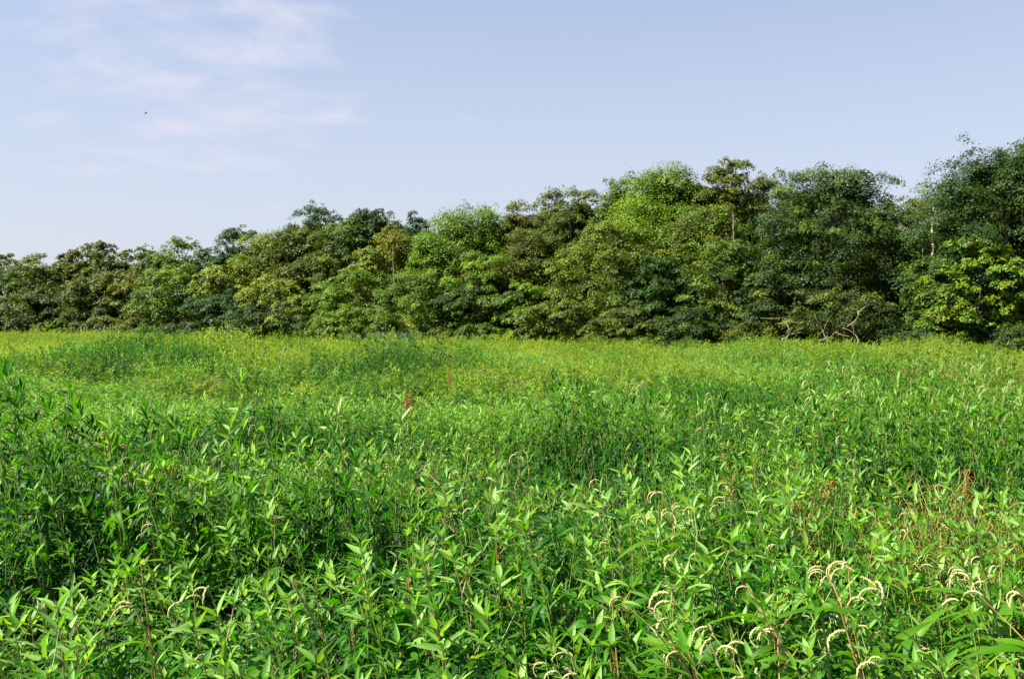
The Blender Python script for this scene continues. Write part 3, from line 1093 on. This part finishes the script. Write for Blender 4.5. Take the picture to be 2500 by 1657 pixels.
# ------------------------------------------------------------------ trees
def crown_mesh(r, rx, z0, z1, nleaf, leaf, nclump, mats, flat=0.5, shell=0.45, csize=0.225, top=0.52, base=0.8, mix=0.25, tintmid=0.5, lean=0.0, spiky=0.25):
    H = z1 - z0
    # clump centres
    t = r.random(nclump) ** 0.8
    th = r.uniform(0, 2 * np.pi, nclump)
    back = (np.sin(th) > 0.2) & (r.random(nclump) < 0.5)
    th = np.where(back, -th, th)
    prof = np.where(t > top, np.clip(1 - ((t - top) / (1.04 - top)) ** 2.6, 0, 1) ** 0.5, base + (1 - base) * np.clip(t / top, 0, 1))
    ph = r.uniform(0, 6.28, 4)
    lob = 1 + 0.10 * np.sin(3 * th + ph[0] + 4 * t) + 0.09 * np.sin(5 * th + ph[1]) + 0.08 * np.sin(7 * t + ph[2])
    f = shell + (1 - shell) * r.random(nclump) ** 0.6
    f = np.where(t > .8, f * r.uniform(.45, 1, nclump), f)
    rad = np.minimum(prof * lob * f * 1.02 + 0.05, 1.08)
    a = csize * max(rx, .42 * H) * r.uniform(0.55, 1.25, nclump)
    rx = rx * 1.04 if rx > .42 * H else rx
    cx = rad * rx * np.cos(th) + lean * t * rx
    cy = rad * rx * np.sin(th) * 0.85
    cz = z0 + H * (t * 0.97) + r.normal(0, 0.02 * H, nclump) - a * flat * 0.5
    cz = np.minimum(cz, z1 - a * flat * 0.6)
    # small sprigs on the outline
    ns = int(nclump * spiky)
    ns = ns
    k = r.integers(0, nclump, ns)
    sx, sy, sz = cx[k] + r.normal(0, 1, ns) * a[k] * .6, cy[k] + r.normal(0, 1, ns) * a[k] * .5, cz[k] + np.minimum(np.abs(r.normal(0, 1, ns)), 1.3) * a[k] * (flat + .15)
    sz = np.minimum(sz, z1 + 0.02 * H)
    cxa, cya, cza = np.concatenate([cx, sx]), np.concatenate([cy, sy]), np.concatenate([cz, sz])
    aa = np.concatenate([a, a[k] * .38])
    fl = np.concatenate([np.full(nclump, flat), np.full(ns, 1.1)])
    ctint = np.clip(r.normal(tintmid - .05, 0.27, len(cxa)), 0, 1)
    cmat = (r.random(len(cxa)) < mix).astype(int) if len(mats) > 1 else np.zeros(len(cxa), int)
    w = aa ** 2
    ci = r.choice(len(cxa), nleaf, p=w / w.sum())
    nsub = 9
    su = r.normal(0, 1, (len(cxa), nsub, 3))
    su /= np.linalg.norm(su, axis=2)[:, :, None]
    su[:, :, 2] = np.abs(su[:, :, 2]) - .25
    sk_ = r.integers(0, nsub, nleaf)
    u = r.normal(0, 1, (nleaf, 3))
    u /= np.linalg.norm(u, axis=1)[:, None]
    u[:, 2] = np.where(r.random(nleaf) < 0.75, np.abs(u[:, 2]), u[:, 2])
    rr = r.random(nleaf) ** 0.38
    u = su[ci, sk_] * .80 + u * rr[:, None] * .42
    rr = np.ones(nleaf)
    off = u * rr[:, None] * aa[ci][:, None] * np.stack([np.full(nleaf, 1.15), np.full(nleaf, 1.15), fl[ci]], -1)
    off[:, 2] -= 0.30 * (off[:, 0] ** 2 + off[:, 1] ** 2) / aa[ci]
    # ragged edge
    off += r.normal(0, 0.10, (nleaf, 3)) * aa[ci][:, None]
    P = np.stack([cxa[ci], cya[ci], cza[ci]], -1) + off
    P[:, 2] = np.maximum(P[:, 2], 0.15)
    nrm = u * 0.7 + np.array([-0.12, -0.15, 0.6]) + r.normal(0, 0.33, (nleaf, 3))
    nrm /= np.linalg.norm(nrm, axis=1)[:, None]
    tg = np.cross(nrm, r.normal(0, 1, (nleaf, 3)))
    tg /= np.linalg.norm(tg, axis=1)[:, None]
    bt = np.cross(nrm, tg)
    s = leaf * r.uniform(0.65, 1.3, nleaf)[:, None]
    V = np.stack([P - tg * s * .5 - bt * s * .22, P + bt * s * .42, P + tg * s * .55 - bt * s * .16], 1).reshape(-1, 3)
    F = np.arange(nleaf * 3).reshape(-1, 3)
    tint = np.clip(ctint[ci] + r.normal(0, 0.22, nleaf), 0, 1)
    me = np_mesh('crown', V, F, mats, cmat[ci], False, tint)
    return me, np.stack([cx, cy, cz], -1), a


def tree(name, px, ytop, wpx, col, lab, d=None, doff=0.0, zb=0.08, leafk=1.0, dens=1.0, cat='tree', trunkmat='bark', col2=None, mix=0.2, nbr=7, group=None, seed=0, **kw):
    r = np.random.default_rng(1000 + seed)
    if d is None:
        d = float(treeline(px)) + doff
    z1 = CAM_Z + (HORIZON - ytop) / FPX * d
    rx = wpx / FPX * d / 2
    if wpx < 165 and doff >= 3 and zb < .4:
        zb = .45
        rx *= 1.15
        kw.setdefault('top', .3)
    root = empty(name, (wx(px, d), d, 0))
    tag(root, lab, cat, group)
    ppm = FPX / d       # photo px per m
    leaf = 5.5 / ppm * leafk * (1.0 if d < 70 else 0.92)
    area = (wpx * (z1 * (1 - zb)) * ppm)        # photo px^2
    nleaf = int(area / 30.0 * dens * 3.4 / leafk ** 2)
    nleaf = int(min(max(nleaf * 4.4, 8000), 140000))
    ncl = int(np.clip(area / 330, 60, 280) * (0.8 if dens < 0.7 else 1))
    mats = [MT['t_' + col]] + ([MT['t_' + col2]] if col2 else [])
    me, cc, ca = crown_mesh(r, rx, z1 * zb, z1, nleaf, leaf, ncl, mats, mix=mix, **kw)
    link(bpy.data.objects.new('crown', me), root)
    # trunk
    tr = max(0.07, 0.017 * z1) * (0.62 if nbr > 12 else 1.0)
    n = 8
    tt = np.linspace(0, 1, n)
    P = np.stack([r.normal(0, .10, n) * tt, r.normal(0, .10, n) * tt, tt * z1 * 0.80], -1)
    P[0, 2] = -0.15
    V, F = tube(P, tr * (1 - tt * .85), 7)
    link(bpy.data.objects.new('trunk', np_mesh('trunk', V, F, [MT[trunkmat]])), root)
    ks = np.argsort(-ca)[: nbr * 3]
    ks = r.permutation(ks)[:nbr]
    for k in ks:
        c = cc[k]
        st = at_curve(P, float(np.clip((c[2] - 0.45 * np.hypot(c[0], c[1])) / (z1 * .86), 0.12, 0.9)))
        mid = (st + c) / 2 + np.array([0, 0, -0.06 * z1 * r.random()]) + r.normal(0, .08, 3)
        q = np.array([st, (st + mid) / 2 + r.normal(0, .03, 3), mid, (mid + c) / 2 + r.normal(0, .05, 3), c])
        V, F = tube(q, tr * np.array([.45, .34, .25, .15, .05]), 5)
        link(bpy.data.objects.new('branch', np_mesh('branch', V, F, [MT[trunkmat]])), root)
    return root


T = [
    # name, px, ytop, width, col, label, kwargs
    ('broadleaf_tree', 15, 618, 110, 'olive', 'dull green round-topped tree cut by the left edge', dict(doff=4)),
    ('broadleaf_tree', 40, 655, 150, 'bright', 'darker rich green tree in front at the left edge with a bare broken limb', dict(doff=-3, col2='dark', mix=.4, tintmid=.35)),
    ('broadleaf_tree', 112, 614, 135, 'olive', 'grey-green rounded tree second along the skyline from the left', dict(doff=3)),
    ('broadleaf_tree', 168, 614, 66, 'olive', 'small narrow tree top between two larger grey-green crowns', dict(doff=5)),
    ('broadleaf_tree', 212, 592, 80, 'olive', 'feathery light tree top with sky gap to its left', dict(doff=5, dens=.75)),
    ('broadleaf_tree', 262, 588, 84, 'olive', 'feathery tree top, tallest at the far left of the wood', dict(doff=5, dens=.75, col2='yellow')),
    ('broadleaf_tree', 130, 690, 200, 'dark', 'dark full tree standing below the grey-green skyline trees', dict(doff=-2, col2='olive', mix=.5)),
    ('broadleaf_tree', 240, 670, 170, 'olive', 'dim olive tree behind the wooden stakes', dict(doff=-1, col2='dark', mix=.4)),
    ('broadleaf_tree', 330, 603, 120, 'olive', 'loose olive tree top left of the pointed green one', dict(doff=5, col2='yellow', mix=.25)),
    ('broadleaf_tree', 345, 655, 110, 'orange', 'tan and orange tinged crown halfway up the left wood', dict(doff=0, col2='cream', mix=.25)),
    ('broadleaf_tree', 385, 610, 70, 'mid', 'small dark green tree top beside the pointed green crown', dict(doff=4)),
    ('broadleaf_tree', 440, 586, 150, 'mid', 'green tree with upward pointing twigs along its top', dict(doff=3, spiky=1.0, col2='bright', mix=.2)),
    ('broadleaf_tree', 425, 640, 200, 'mid', 'full mid green tree below the pointed crown', dict(doff=-2, col2='bright', mix=.3)),
    ('broadleaf_tree', 515, 606, 110, 'blue', 'dark blue-green tree in the dip of the skyline', dict(doff=5)),
    ('broadleaf_tree', 585, 557, 135, 'blue', 'dark bluish tree whose rounded top rises at the dip of the skyline', dict(doff=5)),
    ('broadleaf_tree', 645, 564, 150, 'yellow', 'pale yellow-green tree right of the dark bluish top', dict(doff=2, col2='mid', mix=.4)),
    ('broadleaf_tree', 537, 642, 120, 'cream', 'yellowish crown with dark green below it', dict(doff=-3, zb=.45, top=.3, col2='yellow', mix=.5)),
    ('broadleaf_tree', 530, 712, 160, 'blue', 'dark shaded tree under the yellowish crown', dict(doff=-6, tintmid=.3)),
    ('broadleaf_tree', 655, 668, 150, 'cream', 'cream-yellow flowering crown, brightest in the left half of the wood', dict(doff=-4, zb=.55, top=.35, tintmid=.65, col2='yellow', mix=.5)),
    ('broadleaf_tree', 650, 735, 190, 'dark', 'dark tree below the cream-yellow crown', dict(doff=-6, tintmid=.35)),
    ('broadleaf_tree', 735, 545, 170, 'olive', 'dull olive tree with a bare lower trunk left of the twin tops', dict(doff=3, col2='mid', mix=.4)),
    ('broadleaf_tree', 782, 500, 130, 'blue', 'dark tree with a knobbly top, left of the twin high tops', dict(doff=6, spiky=.8)),
    ('broadleaf_tree', 905, 496, 140, 'dark', 'dark rounded tree, right of the twin high tops', dict(doff=6, spiky=.6)),
    ('broadleaf_tree', 975, 528, 70, 'olive', 'small olive shoulder beside the dark rounded top', dict(doff=7)),
    ('broadleaf_tree', 1022, 514, 80, 'blue', 'thin dark tree top alone in the gap before the bright green tree', dict(doff=7, dens=.8)),
    ('broadleaf_tree', 850, 532, 164, 'mid', 'mid green tree between the twin tops and the orange one', dict(doff=3, col2='olive', mix=.3)),
    ('broadleaf_tree', 955, 552, 130, 'orange', 'orange-yellow tinged crown under the dark rounded top', dict(doff=1, col2='yellow', mix=.35)),
    ('broadleaf_tree', 908, 600, 105, 'cream', 'small cream-green crown below the orange-yellow one', dict(doff=-2, zb=.5, tintmid=.6)),
    ('broadleaf_tree', 1150, 499, 230, 'bright', 'broad bright green tree in the middle of the wood', dict(doff=3, col2='mid', mix=.25)),
    ('broadleaf_tree', 1065, 560, 170, 'bright', 'bright green left shoulder of the middle trees', dict(doff=-1)),
    ('broadleaf_tree', 1190, 610, 190, 'bright', 'fresh green crown behind the pale snag', dict(doff=-1, col2='olive', mix=.35)),
    ('broadleaf_tree', 880, 650, 180, 'bright', 'yellowish green rounded tree in the front row left of middle', dict(doff=-4, col2='mid', mix=.3)),
    ('broadleaf_tree', 745, 715, 150, 'yellow', 'low yellow-green tree with a tan bough at the front left of middle', dict(doff=-6, col2='mid', mix=.5)),
    ('broadleaf_tree', 850, 735, 160, 'bright', 'low even green tree in the front row beside the yellow-green one', dict(doff=-7, tintmid=.4)),
    ('broadleaf_tree', 1010, 660, 190, 'mid', 'mid green tree with dark hollows in the front row', dict(doff=-5, col2='yellow', mix=.12)),
    ('broadleaf_tree', 1160, 690, 170, 'dark', 'shaded tree with a dark leaning trunk in mid wood', dict(doff=-4, col2='mid', mix=.4)),
    ('broadleaf_tree', 1270, 484, 100, 'grey', 'thin greyish tree right of the broad bright green one', dict(doff=5, dens=.6, spiky=.8)),
    ('broadleaf_tree', 1350, 462, 100, 'olive', 'thin olive tree with ragged twiggy top', dict(doff=6, dens=.65, spiky=1.0)),
    ('broadleaf_tree', 1425, 460, 130, 'olive', 'olive brown tree left of the high green crowns', dict(doff=5, dens=.9, col2='mid')),
    ('broadleaf_tree', 1290, 560, 180, 'olive', 'brownish olive tree filling the middle right of the wood', dict(doff=2, col2='orange', mix=.25)),
    ('broadleaf_tree', 1480, 540, 250, 'yellow', 'layered yellow-green tree with reddish limbs showing through', dict(doff=-3, flat=.3, mix=.35, col2='olive', nbr=14, trunkmat='redbark', tintmid=.4, csize=.22)),
    ('broadleaf_tree', 1290, 690, 150, 'bright', 'bright green leaning bush-like tree at the foot of the olive trees', dict(doff=-6, col2='dark', mix=.4)),
    ('broadleaf_tree', 1360, 730, 170, 'olive', 'low olive tree at the front, left of the layered tree', dict(doff=-7, col2='mid', mix=.3)),
    ('broadleaf_tree', 1520, 425, 130, 'mid', 'green left shoulder of the high crowns', dict(doff=5)),
    ('broadleaf_tree', 1620, 400, 210, 'bright', 'high broad green tree at the top of the middle right skyline', dict(doff=4, col2='mid', mix=.4)),
    ('broadleaf_tree', 1570, 470, 190, 'bright', 'fresh green boughs below the high crowns', dict(doff=1, tintmid=.65)),
    ('broadleaf_tree', 1775, 385, 175, 'olive', 'tall see-through tree with branches against the sky', dict(doff=5, dens=1.0, zb=.5, nbr=30, csize=.15, flat=.7, shell=.1, leafk=.85, spiky=.8, col2='orange', mix=.1)),
    ('broadleaf_tree', 1880, 418, 130, 'olive', 'small sparse yellowish tree left of the great dome', dict(doff=6, dens=.9, zb=.5, nbr=14, csize=.22, flat=.7, shell=.1, leafk=.85, col2='orange', mix=.3)),
    ('broadleaf_tree', 1720, 500, 220, 'olive', 'olive brown tree under the see-through tree', dict(doff=0, col2='bright', mix=.3)),
    ('broadleaf_tree', 1600, 620, 170, 'blue', 'dark blue-green tree in the front row right of the layered tree', dict(doff=-4, flat=.4)),
    ('broadleaf_tree', 1770, 590, 210, 'mid', 'tiered mid green tree left of the great dome', dict(doff=-4, flat=.28, col2='dark', mix=.4)),
    ('broadleaf_tree', 1540, 745, 180, 'olive', 'low olive tree in front, right of the layered tree', dict(doff=-7, flat=.4, col2='dark', mix=.3)),
    ('broadleaf_tree', 1690, 745, 180, 'dark', 'low dark green tree at the foot of the tiered one', dict(doff=-7)),
    ('broadleaf_tree', 2025, 413, 340, 'dark', 'great dome-shaped dark tree with tiered boughs and reddish trunks', dict(doff=-2, flat=.30, nbr=18, trunkmat='redbark', col2='mid', mix=.2, csize=.2, tintmid=.45, leafk=1.05, top=.5, base=1.0)),
    ('broadleaf_tree', 1900, 650, 200, 'dark', 'shaded lower left boughs standing before the great dome', dict(doff=-5, flat=.28, col2='yellow', mix=.15)),
    ('broadleaf_tree', 2240, 468, 130, 'grey', 'pale grey-green tree in the dip behind the pale dead trunk', dict(doff=12, dens=1)),
    ('broadleaf_tree', 2180, 560, 150, 'dark', 'dark tree filling the dip right of the great dome', dict(doff=-1, flat=.35, col2='mid', mix=.3)),
    ('broadleaf_tree', 2450, 345, 420, 'dark', 'huge dark tree rising out of the picture at the right edge', dict(doff=-1, flat=.33, nbr=16, csize=.2, leafk=1.1, top=.55, base=1.0, tintmid=.42, col2='blue', mix=.4, lean=.1)),
    ('broadleaf_tree', 2330, 440, 130, 'dark', 'dark ragged left wing of the huge right-hand tree', dict(doff=1, flat=.3, spiky=.8)),
    ('broadleaf_tree', 2390, 572, 250, 'bright', 'lighter green tree with drooping pointed leaf bunches before the huge tree', dict(doff=-5, col2='yellow', mix=.3, spiky=.7, csize=.14, leafk=1.15, tintmid=.5)),
    ('broadleaf_tree', 2270, 620, 130, 'mid', 'spiky-topped green young tree beside the lighter green one', dict(doff=-5, spiky=1.0, col2='dark', mix=.3)),
    ('broadleaf_tree', 2060, 700, 240, 'dark', 'low spreading tree with tangled bare limbs under the great dome', dict(doff=-6, flat=.25, nbr=16, trunkmat='deadwood', dens=.7, col2='olive', mix=.3)),
]
for i, (nm, px, yt, w, col, lab, kw) in enumerate(T):
    tree(nm, px, yt, w, col, lab, seed=i, **kw)

# low bushes along the foot of the wood
BU = [
    (20, 775, 130, 'dark', 'low dark bush at the foot of the left edge trees'),
    (125, 785, 110, 'mid', 'low green bush left of the small bright round one'),
    (150, 780, 60, 'bright', 'small bright green round bush left of the wooden stakes'),
    (75, 806, 80, 'mid', 'low mound-shaped green bush at the meadow edge far left'),
    (250, 770, 120, 'olive', 'olive bush right behind the lone stake'),
    (360, 775, 130, 'olive', 'olive bush behind the left end of the grey reeds'),
    (450, 785, 130, 'dark', 'dark bush behind the right end of the grey reeds'),
    (580, 760, 130, 'blue', 'pale tipped blue-green bush below the cream crown'),
    (680, 785, 130, 'mid', 'mid green bush left of the yellow-green front tree'),
    (790, 790, 120, 'mid', 'green bush at the foot of the yellow-green front tree'),
    (965, 775, 120, 'cream', 'bush with pale yellow tips above the tall reed stalks'),
    (1060, 795, 120, 'olive', 'olive bush right of the pale tipped one'),
    (1170, 790, 120, 'mid', 'green bush at the foot of the leaning dark trunk'),
    (1230, 800, 110, 'bright', 'bright low bush just left of the bush-like leaning tree'),
    (1350, 800, 130, 'olive', 'brownish bush at the foot of the low olive tree'),
    (1460, 805, 130, 'dark', 'dark bush below the layered yellow-green tree'),
    (1560, 812, 110, 'bright', 'low bright green scrub right of the layered tree'),
    (1640, 812, 120, 'bright', 'low bright scrub below the dark blue-green tree'),
    (1740, 800, 140, 'mid', 'green bush left of the twiggy olive scrub'),
    (1850, 790, 180, 'olive', 'twiggy olive scrub at the lower left of the great dome'),
    (1980, 810, 140, 'dark', 'dark bush under the left side of the great dome'),
    (2150, 800, 160, 'dark', 'dark bush under the right side of the great dome'),
    (2260, 800, 150, 'blue', 'blue-green bush below the spiky young tree'),
    (2380, 800, 150, 'dark', 'dark bush below the lighter drooping tree'),
    (2480, 790, 150, 'dark', 'dark bush at the foot of the huge right tree'),
]
for i, (px, yt, w, col, lab) in enumerate(BU):
    tree('bush', px, yt, w, col, lab, cat='bush', doff=-5.0 - (i * 7 % 5) * .6, zb=.05, seed=300 + i, nbr=3, dens=1.0)

# deep wood behind, closing the gaps
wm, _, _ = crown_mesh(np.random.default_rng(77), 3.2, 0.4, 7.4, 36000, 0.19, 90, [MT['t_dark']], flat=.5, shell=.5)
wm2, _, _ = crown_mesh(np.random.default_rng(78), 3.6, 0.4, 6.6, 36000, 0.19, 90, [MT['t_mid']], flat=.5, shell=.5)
SK_X = [0, 150, 250, 350, 440, 510, 585, 650, 740, 790, 900, 980, 1030, 1150, 1250, 1350, 1420, 1500, 1600, 1700, 1780, 1880, 2030, 2150, 2190, 2260, 2330, 2450, 2500]
SK_Y = [645, 640, 625, 635, 620, 640, 590, 595, 535, 535, 520, 550, 555, 530, 520, 500, 490, 460, 430, 435, 450, 460, 445, 490, 535, 530, 460, 385, 370]
pts, scl, pid = [], [], []
for row, (o_, st) in enumerate(((5.0, 52), (10.0, 60), (17.0, 70))):
    for px in np.arange(-400, 2950, st):
        p = px + rm.uniform(-20, 20)
        d = float(treeline(p)) + o_
        zt = CAM_Z + (HORIZON - np.interp(p, SK_X, SK_Y)) / FPX * d - 0.5
        pts.append((wx(p, d), d, 0)); s = zt / 7.2
        scl.append((.72, .72, s)); pid.append(int(rm.integers(2)))
n = len(pts)
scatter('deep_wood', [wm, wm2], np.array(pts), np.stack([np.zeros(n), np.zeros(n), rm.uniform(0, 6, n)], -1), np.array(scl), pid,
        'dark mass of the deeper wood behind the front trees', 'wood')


# dead wood
def dead_tree(px, ybot, ytop, doff, lab, lean=0.0, rad=.12, twigs=5, mat='deadwood', d=None):
    d = d or float(treeline(px)) + doff
    z1 = CAM_Z + (HORIZON - ytop) / FPX * d
    o = empty('dead_tree', (wx(px, d), d, 0))
    tag(o, lab, 'dead tree')
    n = 9
    t = np.linspace(0, 1, n)
    P = np.stack([lean * t * z1 + rm.normal(0, .05, n), rm.normal(0, .05, n), t * z1], -1)
    V, F = tube(P, rad * (1 - .7 * t), 6)
    link(bpy.data.objects.new('trunk', np_mesh('trunk', V, F, [MT[mat]])), o)
    for q in range(twigs):
        p = at_curve(P, rm.uniform(.55, .98))
        a = rm.uniform(0, 6.28)
        e = p + np.array([math.cos(a) * .7, math.sin(a) * .4 - .3, rm.uniform(.4, 1.1)])
        V, F = tube(np.array([p, (p + e) / 2 + rm.normal(0, .08, 3), e]), [rad * .35, rad * .25, .012], 5)
        link(bpy.data.objects.new('branch', np_mesh('branch', V, F, [MT[mat]])), o)


dead_tree(2277, 800, 505, -1.5, 'pale bare dead trunk standing in the dip before the huge tree', rad=.17, twigs=3, mat='palewood')
dead_tree(2252, 800, 580, -4.5, 'short thin dead stub left of the pale dead trunk', rad=.09, twigs=0)
dead_tree(1120, 830, 592, -1.5, 'pale tan forked snag in front of the bright green tree', rad=.10, twigs=7)
dead_tree(960, 830, 605, -1.5, 'thin bare pale pole below the orange-yellow crown', rad=.07, twigs=2)
dead_tree(1790, 830, 520, -1.0, 'tan bare forked stem below the see-through tree', rad=.09, twigs=4)


def limb(px0, py0, px1, py1, doff, lab, rad=.06, side=3):
    d = float(treeline(px0)) + doff
    def w(px, py, dy=0):
        return np.array([wx(px, d), dy, CAM_Z + (HORIZON - py) / FPX * d])
    o = empty('fallen_limb', (0, d, 0))
    tag(o, lab, 'dead branch')
    rad *= .65
    a, b = w(px0, py0), w(px1, py1)
    n = 6
    t = np.linspace(0, 1, n)[:, None]
    P = a * (1 - t) + b * t + rm.normal(0, .06, (n, 3))
    V, F = tube(P, np.linspace(rad, rad * .3, n), 5)
    link(bpy.data.objects.new('stem', np_mesh('stem', V, F, [MT['deadwood']])), o)
    for q in range(side):
        p = at_curve(P, rm.uniform(.3, .9))
        e = p + (b - a) * .3 + rm.normal(0, .25, 3)
        V, F = tube(np.array([p, (p + e) / 2 + rm.normal(0, .04, 3), e]), [rad * .5, rad * .35, .01], 4)
        link(bpy.data.objects.new('twig', np_mesh('twig', V, F, [MT['deadwood']])), o)


limb(0, 776, 37, 744, -9, 'bare pale limb slanting up at the left edge of the wood', .07, 1)
limb(5, 776, 44, 768, -9.2, 'bare pale limb lying nearly level at the left edge', .05, 1)
limb(2095, 842, 2078, 790, -10, 'pale twisted bare limb right of the reddish trunks of the dome tree', .055)
limb(2000, 838, 2045, 805, -10, 'bare limb slanting up to the right under the great dome', .05)
limb(2020, 830, 1985, 770, -9.8, 'bare limb leaning left under the great dome', .045)
limb(1905, 840, 1935, 800, -10, 'bare curved limb sticking out of the twiggy olive scrub', .05)
limb(2070, 800, 2110, 750, -9.6, 'forked bare twig high under the great dome', .04)
limb(1960, 790, 1880, 776, -9.5, 'thin level bare limb above the twiggy scrub', .04)

# stakes, and standing in for a gap of light a board
for px, yt, yb, lab in ((198, 806, 818, 'leftmost of the three close-set pale wooden stakes at the far edge'),
                        (206, 806, 818, 'middle of the three close-set pale wooden stakes at the far edge'),
                        (212, 806, 818, 'orange-lit rightmost of the three close-set wooden stakes'),
                        (255, 803, 818, 'lone pale wooden stake right of the three close-set ones')):
    d = 100.0
    z1 = CAM_Z + (HORIZON - yt) / FPX * d + .35
    o = empty('wooden_stake', (wx(px, d), d, 0))
    tag(o, lab, 'stake', 'wooden stakes at the far edge of the meadow')
    V, F = tube(np.array([[0, 0, -.1], [0, 0, z1 * .5], [.01, 0, z1 - .06], [.01, 0, z1]]), [.075, .075, .07, .035], 4)
    link(bpy.data.objects.new('post', np_mesh('post', V, F, [MT['stake']], smooth=False)), o)
d = 78.0
o = empty('gap_slab', (wx(882, d), d, 0))  # made-up panel on legs in place of a gap of light
tag(o, 'small pale blue board standing in for a gap of light at the foot of the trees', 'board')
def box(cx, cy, cz, sx, sy, sz):
    V = np.array([(x, y, z) for x in (-1, 1) for y in (-1, 1) for z in (-1, 1)], float) * [sx / 2, sy / 2, sz / 2] + [cx, cy, cz]
    F = np.array([(0, 1, 3, 2), (4, 6, 7, 5), (0, 4, 5, 1), (2, 3, 7, 6), (0, 2, 6, 4), (1, 5, 7, 3)])
    return V, F
zb_ = CAM_Z + (HORIZON - 829) / FPX * d
V, F = box(0, 0, zb_, .26, .03, .07)
link(bpy.data.objects.new('panel', np_mesh('panel', V, F, [MT['board']], smooth=False)), o)
for sx in (-.1, .1):
    V, F = box(sx, 0.03, (zb_) / 2 - .02, .03, .03, zb_ - .03)
    link(bpy.data.objects.new('leg', np_mesh('leg', V, F, [MT['bark']], smooth=False)), o)

# bird
d = 70.0
o = empty('flying_bird', (wx(360, d), d, CAM_Z + (HORIZON - 278) / FPX * d))
o.rotation_euler = (0, R(-38), 0)
tag(o, 'tiny dark bird flying alone in the sky below the clouds', 'bird')
V, F = tube(np.array([[-.11, 0, 0], [-.07, 0, 0], [-.01, 0, .005], [.05, 0, .01], [.08, 0, .015], [.11, 0, .01]]), [.012, .02, .032, .026, .018, .002], 7)
link(bpy.data.objects.new('body', np_mesh('body', V, F, [MT['bird']])), o)
for s in (-1, 1):
    V = np.array([(.03, 0, .01), (-.04, 0, .01), (.035, s * .08, .035), (-.035, s * .08, .03), (0, s * .17, .02), (-.03, s * .16, .015)])
    V = np.concatenate([V, V - [0, 0, .006]])
    F = np.array([(0, 1, 3, 2), (2, 3, 5, 4), (6, 8, 9, 7), (8, 10, 11, 9), (0, 2, 8, 6), (2, 4, 10, 8), (4, 5, 11, 10), (5, 3, 9, 11), (3, 1, 7, 9)])
    link(bpy.data.objects.new('wing', np_mesh('wing', V, F, [MT['bird']])), o)
V = np.array([(-.10, -.01, 0), (-.10, .01, 0), (-.17, .03, 0), (-.17, -.03, 0)])
V = np.concatenate([V, V + [0, 0, .005]])
F = np.array([(0, 1, 2, 3), (4, 7, 6, 5), (0, 4, 5, 1), (1, 5, 6, 2), (2, 6, 7, 3), (3, 7, 4, 0)])
link(bpy.data.objects.new('tail', np_mesh('tail', V, F, [MT['bird']])), o)
